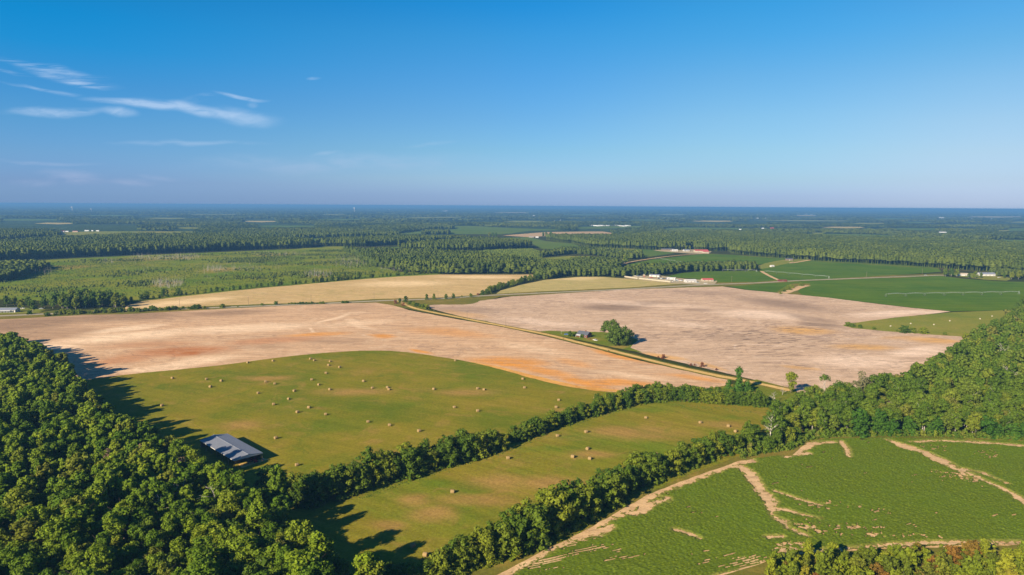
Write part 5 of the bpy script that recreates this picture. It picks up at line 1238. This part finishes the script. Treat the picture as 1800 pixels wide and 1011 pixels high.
for s in (-1, 1): wheel(tr, -1.05, s * .85, .8, .45, M_red); wheel(tr, 1.5, s * .7, .5, .28, M_red)
m = MB(); m.tube((1.1, .2, 1.4), (1.1, .2, 2.1), .05, .05, 8); m.build('exhaust', M_dark, tr)
m = MB(); m.tube((-.45, 0, 1.35), (-.7, 0, 1.75), .03, .03, 6); m.tube((-.72, 0, 1.72), (-.70, 0, 1.78), .2, .2, 14); m.build('steering_wheel', M_dark, tr)
for k, (lx, ly) in enumerate([(hl - 6, -2.2), (hl - 7.8, -2.0), (hl - 9.6, -2.3), (hl - 7, 2.6), (hl - 9, 2.8)]):
    o = link('hay_bale', BM[k % 4]); o.location = on_barn(lx, ly, .05); tag(o, 'stored round bale in the shade under the barn roof', 'hay bale', 'bales stored in the barn')
gp = empty('gate_post', on_barn(hl + .6, hw - .3), ba); tag(gp, 'short pink-painted post beside the barn corner', 'post')
m = MB(); m.box(-.18, .18, -.18, .18, 0, 1.3); m.build('post', plain('faded_red_paint', (.55, .22, .16), .7), gp, bevel=.02)
m = MB(); m.prism([(-.24, 1.3), (.24, 1.3), (0, 1.5)], -.24, .24); m.build('cap', M_white, gp)

def gable_house(name, label, cat, px, py, L, Wd, hw_, rise, yaw, wall, roofm, group=None, wins=3, door=True, over=.4, porch=None, chimney=None, wrim=M_white):
    x, y = G(px, py); root = empty(name, (float(x), float(y), 0), yaw); tag(root, label, cat, group)
    a, b = L / 2, Wd / 2
    m = MB(); m.prism([(-b, -.2), (b, -.2), (b, hw_), (0, hw_ + rise), (-b, hw_)], -a, a); o = m.build('wall', wall, root); o.rotation_euler[2] = math.pi / 2
    m = MB(); th = .16; k = rise / b
    for s in (-1, 1):
        yo = s * (b + over); zo = hw_ - k * over
        m.poly([(-a - over, 0, hw_ + rise + .02), (a + over, 0, hw_ + rise + .02), (a + over, yo, zo + .02), (-a - over, yo, zo + .02), (-a - over, 0, hw_ + rise + th), (a + over, 0, hw_ + rise + th), (a + over, yo, zo + th), (-a - over, yo, zo + th)],
               [(0, 3, 2, 1), (4, 5, 6, 7), (0, 1, 5, 4), (1, 2, 6, 5), (2, 3, 7, 6), (3, 0, 4, 7)])
    rf = m.build('roof', roofm, root)
    if chimney is not None:
        m = MB(); m.box(chimney - .4, chimney + .4, -.35, .35, hw_ + rise * .5, hw_ + rise + 1.0); m.build('chimney', M_brick, rf)
    def win(x0, s, along_x=True, w_=1.1, z0=1.0, h_=1.3):
        m = MB(); g = MB()
        if along_x:
            m.box(x0 - w_ / 2 - .1, x0 + w_ / 2 + .1, *sorted((s * b, s * (b + .06))), z0 - .1, z0 + h_ + .1); g.box(x0 - w_ / 2, x0 + w_ / 2, *sorted((s * (b + .02), s * (b + .075))), z0, z0 + h_)
        else:
            m.box(*sorted((s * a, s * (a + .06))), x0 - w_ / 2 - .1, x0 + w_ / 2 + .1, z0 - .1, z0 + h_ + .1); g.box(*sorted((s * (a + .02), s * (a + .075))), x0 - w_ / 2, x0 + w_ / 2, z0, z0 + h_)
        f = m.build('window', wrim, root); g.build('pane', M_glass, f)
    for s in (-1, 1):
        for q in range(wins):
            xx = -a + L * (q + .5) / max(1, wins)
            if door and s == -1 and q == wins // 2:
                m = MB(); m.box(xx - .55, xx + .55, -b - .07, -b, 0, 2.15); d_ = m.build('door', M_wood if wall is not M_wood else M_white, root)
                m = MB(); m.box(xx + .35, xx + .43, -b - .12, -b - .07, 1.0, 1.1); m.build('handle', M_steel, d_)
            else: win(xx, s)
        if wins > 1:
            win(-b * .45, s, False); win(b * .45, s, False)
    if porch:
        x0, x1, dp = porch
        m = MB(); m.poly([(x0, -b, hw_ - .1), (x1, -b, hw_ - .1), (x1, -b - dp, hw_ - .75), (x0, -b - dp, hw_ - .75), (x0, -b, hw_ - .22), (x1, -b, hw_ - .22), (x1, -b - dp, hw_ - .87), (x0, -b - dp, hw_ - .87)], [(0, 1, 2, 3), (4, 7, 6, 5), (0, 4, 5, 1), (1, 5, 6, 2), (2, 6, 7, 3), (3, 7, 4, 0)])
        po = m.build('porch_roof', M_white, root)
        for xx in np.linspace(x0 + .12, x1 - .12, max(2, int((x1 - x0) / 2.5) + 1)):
            m = MB(); m.box(xx - .07, xx + .07, -b - dp + .05, -b - dp + .19, 0, hw_ - .80); m.build('porch_post', M_white, po)
    return root
# the brick farmhouse
hy = math.atan2(-.60, .80)
gable_house('brick_house', 'small red brick farmhouse with dark grey roof and white porch on the lawn', 'house', 1027, 592.5, 10.5, 8.0, 2.9, 2.3, hy, M_brick, M_shingle, wins=3, porch=(-5.0, -.6, 2.6), chimney=1.5)
def car(name, label, px, py, yaw, paint, group=None, L=4.6, cab=(-.9, .7), pickup=False, cat='car'):
    x, y = G(px, py); c = empty(name, (float(x), float(y), 0), yaw); tag(c, label, cat, group)
    h = L / 2
    m = MB(); m.prism([(-h, .35), (h, .35), (h, .75), (h - .25, .88), (cab[1] + .4, .98), (-h + .1, .98), (-h, .8)], -.88, .88); m.build('body', paint, c, bevel=.04)
    if pickup: cab = (-.2, 1.0)
    m = MB(); m.prism([(cab[0] - .5, .96), (cab[1] + .75, .96), (cab[1], 1.45), (cab[0], 1.45)], -.80, .80); k = m.build('cabin', M_glass, c, bevel=.03)
    m = MB(); m.box(cab[0] - .02, cab[1] + .02, -.74, .74, 1.42, 1.5); m.build('cabin_roof', paint, k, bevel=.02)
    for sx in (-1, 1):
        for sy in (-1, 1): wheel(c, sx * (h - .85), sy * .80, .33, .22)
    for sy in (-1, 1):
        m = MB(); m.box(h - .02, h + .03, sy * .6 - .14, sy * .6 + .14, .62, .74); m.build('headlight', M_white, c)
    return c
car('parked_car', 'white car parked on the lawn beside the brick farmhouse', 1046.5, 599, -.9, M_white)
car('parked_car', 'dark blue car standing left of the farmhouse shrubs'.replace(' left of', ' outside'), 996, 589, .1, M_blue)
for px, py, hm, lab in [(1002, 592, 5.5, 'round dark shrub between blue car and farmhouse'), (1006.5, 592.5, 4, 'low dark shrub next to the round one at the farmhouse'), (1012, 591, 4, 'shrub tucked against the farmhouse porch'), (1023, 594, 3.5, 'small shrub at the front wall of the brick farmhouse')]:
    at('bush', 'garden_shrub', lab, px, py, hm, wide=.9)
m = MB(); m.tube((0, 0, 0), (0, 0, 3.2), .06, .05, 8); x, y = G(986.6, 588.5)
tk = empty('well_pipe', (float(x), float(y), 0)); tag(tk, 'white upright pipe standing on the farmhouse lawn', 'pipe'); m.build('pipe', M_white, tk)
m = MB(); m.tube((0, 0, 3.15), (0, 0, 3.35), .16, .12, 8); m.build('cap', M_white, tk)
lx = G(1036, 597)
wb = empty('brush_pile', (float(lx[0]), float(lx[1]), 0)); tag(wb, 'low pile of reddish brush on the farmhouse lawn', 'brush pile')
C = [(0, 0, .2), (1, .4, .3), (-1, .2, .25), (.3, -.6, .2)]; link('twigs', crown_mesh('twigs', C, [.9, .8, .8, .7], 120, .5, L_rust, 3, core=.6), wb)

# --- ranch house at far left, cars in its yard
gable_house('ranch_house', 'long white ranch house with porch openings at the frame edge', 'house', 8, 549, 26, 9, 3.0, 1.8, .12, M_white, M_roofgrey, wins=7, porch=(-10, 9, 2.4), wrim=M_tan)
for px, py, lab, pt in [(40, 543, 'white car under the trees behind the ranch house', M_white), (73, 543.5, 'pale grey car farther along the ranch drive', M_steel)]:
    car('parked_car', lab, px, py, .1, pt)
# --- the farm yard with the long white row in the middle distance
def silage(label, p0, p1):
    a, b = np.array(G(*p0)), np.array(G(*p1)); L = np.linalg.norm(b - a); yaw = math.atan2(*(b - a)[::-1])
    root = empty('wrapped_bale_row', (float(a[0]), float(a[1]), 0), yaw); tag(root, label, 'bale row', 'long white wrapped rows beside the farm yard')
    m = MB(); n = max(2, int(L / 3)); R = 1.25
    P = []; k8 = 12
    for i in range(n + 1):
        e = 1 + .03 * math.sin(i * 2.1)
        for k in range(k8): P.append((L * i / n, R * e * math.cos(2 * math.pi * k / k8), max(0.02, R + R * e * math.sin(2 * math.pi * k / k8))))
    m.poly(P, [(i * k8 + k, i * k8 + (k + 1) % k8, (i + 1) * k8 + (k + 1) % k8, (i + 1) * k8 + k) for i in range(n) for k in range(k8)] + [tuple(range(k8)), tuple(range(n * k8, (n + 1) * k8))]); m.build('wrap', M_wrap, root, smooth=True)
    for i in range(1, n, 4):
        m = MB(); m.tube((L * i / n - .08, 0, R), (L * i / n + .08, 0, R), R * 1.035, R * 1.035, 16); m.build('seam', M_white, root)
silage('shorter white wrapped row at the wood end of the farm yard', (1098, 487.5), (1121, 491)); silage('longer white wrapped row in front of the farm yard', (1123, 491), (1179, 497))
gable_house('machine_shed', 'pale grey open-front shed behind the white rows', 'shed', 1135, 484.5, 18, 7, 2.7, 1.1, -.1, M_tan, M_roofgrey, wins=1)
gable_house('machine_shed', 'long grey shed in the middle of the farm yard', 'shed', 1151, 486.5, 17, 7, 2.8, 1.2, -.5, M_white, M_roofgrey, wins=2)
gable_house('machine_shed', 'low white shed beside the scrap vehicles', 'shed', 1180, 491.5, 13, 6, 2.5, 1.0, -.35, M_white, M_white, wins=2)
gable_house('white_shop', 'white metal shop building at the road end of the farm yard', 'building', 1213, 496.5, 17, 9, 3.4, 1.4, .15, M_white, M_white, wins=3)
gable_house('red_roof_house', 'wide house with a red metal roof by the crop field', 'house', 1243, 494.5, 17, 9, 2.8, 1.8, .1, M_tan, M_redroof, wins=3)
VEH = [(1117, 485.8, 'white trailer-length car behind the short white row', M_white), (1127, 486.8, 'grey vehicle behind the gap of the white rows', M_steel), (1145, 488.6, 'red vehicle behind the long white row', M_red), (1158, 489.3, 'white vehicle before the long grey shed', M_white), (1166, 490.6, 'blue vehicle before the low white shed', M_blue),
       (1172, 493.2, 'white vehicle by the end of the long row', M_white), (1189, 494.2, 'dark vehicle left between the two white buildings'.replace(' left', ' parked'), M_dark), (1196, 493.0, 'red vehicle behind the white shop', M_red), (1184, 495.6, 'white pickup nearest the field by the row end', M_white), (1226, 497.5, 'silver car on the drive before the white shop', M_steel), (1240, 499.0, 'pale car before the red-roofed house', M_white)]
for px, py, lab, pt in VEH: car('farm_vehicle', lab, px, py, float(rng.uniform(-.6, .6)), pt, L=5.6, cat='vehicle')
for _ in range(22):
    px = float(rng.uniform(1108, 1200)); py = 484.5 + (px - 1108) * .085 + float(rng.uniform(0, 3.5))
    car('farm_vehicle', 'small vehicle in the cluttered rows between the farm yard sheds', px, py, float(rng.uniform(-1.5, 1.5)), [M_white, M_steel, M_red, M_blue, M_dark, M_farwhite][int(rng.integers(6))], 'vehicles cluttering the farm yard', L=float(rng.uniform(4, 8)), cat='vehicle')
# --- second yard below the pine wood
gable_house('farm_shed', 'dark open shed at the edge of the far farm yard', 'shed', 1173, 441, 30, 12, 4.2, 2.0, -.05, M_wood, M_shingle, wins=2)
gable_house('farm_house', 'small white house under trees in the far yard', 'house', 1186, 442, 14, 9, 3.2, 2.0, .1, M_white, M_white, wins=2)
gable_house('farm_house', 'grey house beside the round tree in the far yard', 'house', 1206, 442, 15, 10, 3.2, 2.2, .2, M_white, M_roofgrey, wins=2)
gable_house('red_roof_barn', 'wide red-roofed barn on the bare far yard', 'barn', 1232, 443.5, 34, 16, 4.2, 2.6, .05, M_tan, M_redroof, wins=2)
gable_house('red_roof_barn', 'smaller red-roofed shed at the end of the bare far yard', 'barn', 1240, 445, 14, 10, 3.6, 2.0, .1, M_tan, M_redroof, wins=1)
for px, py in ((1206, 441), (1212, 440.5), (1258, 441)): at('mid', 'yard_tree', 'dark round tree by the far farm yard', px, py, 14, group='trees by the far farm yard', cat='tree')
# --- homestead on the right
gable_house('homestead_house', 'grey-roofed house beyond the yellowish tree', 'house', 1733, 485, 26, 11, 3.4, 2.4, -.05, M_white, M_roofgrey, wins=4)
gable_house('homestead_shed', 'white and brown shed between the dark homestead trees', 'shed', 1691, 485, 16, 8, 3.2, 1.6, -.1, M_white, M_tan, wins=2)
car('parked_car', 'white car on the yellow homestead lawn', 1756, 488.5, .2, M_white); car('parked_car', 'pale vehicle on the road before the homestead', 1627, 484.3, .03, M_steel)
# --- gully shed, field sheds
gable_house('pump_shed', 'small dark pump shed on the pasture before the pine wood', 'shed', 1387, 458, 14, 7, 3.2, 1.6, .0, M_wood, M_shingle, wins=1)
gable_house('pump_shed', 'small white shed on the bend of the pasture lane', 'shed', 1357, 469.5, 7, 5, 2.6, 1.2, .3, M_white, M_white, wins=1)
gable_house('old_shed', 'low rusty red shed beside the road under the pivot', 'shed', 1375, 495, 13, 5, 2.2, .9, .02, M_brick, M_brick, wins=1)
# ------------------------------------------------------------------ centre pivots
def pivot(label, p0, p1, n, hgt=3.8):
    a, b = np.array(G(*p0)), np.array(G(*p1)); L = np.linalg.norm(b - a); yaw = math.atan2(*(b - a)[::-1])
    root = empty('irrigation_pivot', (float(a[0]), float(a[1]), 0), yaw); tag(root, label, 'irrigation')
    m = MB()
    for q in ((-1, -1), (1, -1), (1, 1), (-1, 1)): m.tube((q[0], q[1], 0), (q[0] * .25, q[1] * .25, hgt + .5), .09, .07, 5)
    m.tube((0, 0, .2), (0, 0, hgt + .9), .14, .12, 8); m.build('pivot_frame', M_steel, root)
    sp = L / n
    for i in range(n):
        m = MB(); K = 8; pts = [(sp * (i + k / K), hgt + .9 * math.sin(math.pi * k / K)) for k in range(K + 1)]
        for k in range(K):
            m.tube((pts[k][0], 0, pts[k][1]), (pts[k + 1][0] + .02, 0, pts[k + 1][1]), .09, .09, 6)
        low = [(x, z - .95) for x, z in pts[1:-1]]
        for k, (x, z) in enumerate(low):
            for s in (-.5, .5):
                m.tube((pts[k + 1][0], 0, pts[k + 1][1]), (x, s, z), .035, .035, 4)
                m.tube((pts[k][0], 0, pts[k][1]), (x, s, z), .03, .03, 4)
            m.tube((x, -.5, z), (x, .5, z), .03, .03, 4)
        for s in (-.5, .5):
            q = [(pts[0][0], 0, pts[0][1])] + [(x, s, z) for x, z in low] + [(pts[-1][0], 0, pts[-1][1])]
            for u, v in zip(q[:-1], q[1:]): m.tube(u, v, .035, .035, 4)
        m.build('span', M_steel, root)
        m = MB(); x = sp * (i + 1)
        for s in (-2, 2): m.tube((x, s, .55), (x, 0, hgt), .08, .06, 5)
        m.tube((x, -2, .55), (x, 2, .55), .08, .08, 5); tw = m.build('wheel_tower', M_steel, root)
        for s in (-2, 2):
            m = MB(); m.tube((x - .14, s, .6), (x + .14, s, .6), .6, .6, 14); m.build('wheel', M_dark, tw)
    return root
pivot('long white irrigation pivot across the green crop by the wood', (1791, 517.5), (1557, 521.5), 7)
pivot('white irrigation pivot ending beside the road crop field', (1457, 490), (1344, 480), 5)
pivot('white irrigation line along the crop under the dark tree band', (1330, 478.5), (1270, 477.8), 3)
pivot('far thin irrigation line in the crop before the tree band', (1204, 465), (1152, 456), 4)
# ------------------------------------------------------------------ utility poles
def pole(px, py, h, label, yaw=0):
    x, y = G(px, py); root = empty('utility_pole', (float(x), float(y), 0), yaw); tag(root, label, 'utility pole', None)
    m = MB(); m.tube((0, 0, -.3), (0, 0, h), .17, .11, 7); m.build('pole', M_wood, root)
    m = MB(); m.box(-1.1, 1.1, -.06, .06, h - .75, h - .6); ca_ = m.build('crossarm', M_wood, root)
    for s in (-.95, .95): m = MB(); m.tube((s, 0, h - .6), (s, 0, h - .42), .05, .04, 6); m.build('insulator', M_white, ca_)
for px, py, lab in [(203, 546.5, 'wooden pole beside the big tree clump'), (316, 540.5, 'wooden pole before the narrow end of stubble field'), (437, 536.5, 'wooden pole by the second lone roadside shrub'), (547, 532.5, 'wooden pole behind the low thick bush row'), (657.5, 527.5, 'wooden pole on the stubble side of the junction'), (770, 524.5, 'wooden pole between the trees past the junction'),
                    (763, 550, 'wooden pole at the thicket end on the dirt road'), (821, 563, 'short pole on the dirt road after the thicket'), (889, 575.5, 'tall wooden pole midway along the dirt road'), (1286, 496.5, 'wooden pole by the crop field near the red roof'), (1523, 487.5, 'wooden pole along the road by the pivot crop'), (1621, 482.5, 'wooden pole along the road near the homestead')]:
    pole(px, py, 9.5, lab, .2)
# ------------------------------------------------------------------ far buildings toward the horizon
MATS = dict(M_white=M_farwhite, M_tan=M_tan, M_steel=M_steel, M_redroof=M_redroof, M_roofgrey=M_roofgrey)
def far_shed(px, py, L, Wd, label, wall=None, roofm=None, yaw=0.0, group=None, h=5, name='far_building'):
    wall = wall or M_farwhite; roofm = roofm or M_farwhite
    gable_house(name, label, 'building', px, py, L, Wd, h, h * .4, yaw, wall, roofm, group, wins=0, door=False)
for i in range(9): far_shed(1042 + i * 7.4 + rng.uniform(-1, 1), 397.3 + rng.uniform(-.9, .6), 17, 70, 'long white shed in the distant white cluster', group='distant white shed cluster', yaw=.35, h=3.5)
for px, py, L, lab, wl, rf in FARLIST:
    wl, rf = MATS[wl], MATS[rf]
    far_shed(px, py, L, L * .4, lab, wl, rf, .05, h=max(3, min(12, L * .1)))
def tower(px, D, hm, label):
    d = ray(px, 361); k = D / d[1]; root = empty('water_tower', (float(d[0] * k), D, 0)); tag(root, label, 'water tower')
    m = MB(); m.tube((0, 0, 0), (0, 0, hm * .72), hm * .055, hm * .045, 10); m.build('stem', M_white, root)
    m = MB(); R = hm * .2
    prof = [(.3, -.8), (.75, -.55), (1, -.1), (.95, .35), (.6, .75), (.05, .95)]; P = []; n = 14
    for q, z in prof:
        for k2 in range(n): P.append((R * q * math.cos(2 * math.pi * k2 / n), R * q * math.sin(2 * math.pi * k2 / n), hm * .82 + R * z))
    m.poly(P, [(i * n + k2, i * n + (k2 + 1) % n, (i + 1) * n + (k2 + 1) % n, (i + 1) * n + k2) for i in range(len(prof) - 1) for k2 in range(n)] + [tuple(range(n))[::-1], tuple(range((len(prof) - 1) * n, len(prof) * n))]); m.build('tank', M_white, root, smooth=True)
tower(126.5, 9500, 72, 'thin pale tower breaking the horizon'); tower(160, 9000, 50, 'squat white tower against the blue forest'); tower(623, 10500, 78, 'white tower at the middle of the horizon')
# ------------------------------------------------------------------ the air
hm_ = bpy.data.materials.new('hazy_air'); hm_.use_nodes = True
nt = hm_.node_tree; nt.nodes.clear()
out = nt.nodes.new('ShaderNodeOutputMaterial'); pv = nt.nodes.new('ShaderNodeVolumePrincipled')
pv.inputs['Color'].default_value = (.145, .355, .67, 1); pv.inputs['Density'].default_value = 1.12e-4; pv.inputs['Anisotropy'].default_value = 0.0
pv.inputs['Density Attribute'].default_value = ''
nt.links.new(pv.outputs[0], out.inputs['Volume'])
m = MB(); m.box(-75000, 75000, -2000, 75000, -1.0, 117.0)
tag(m.build('haze', hm_), kind='stuff')
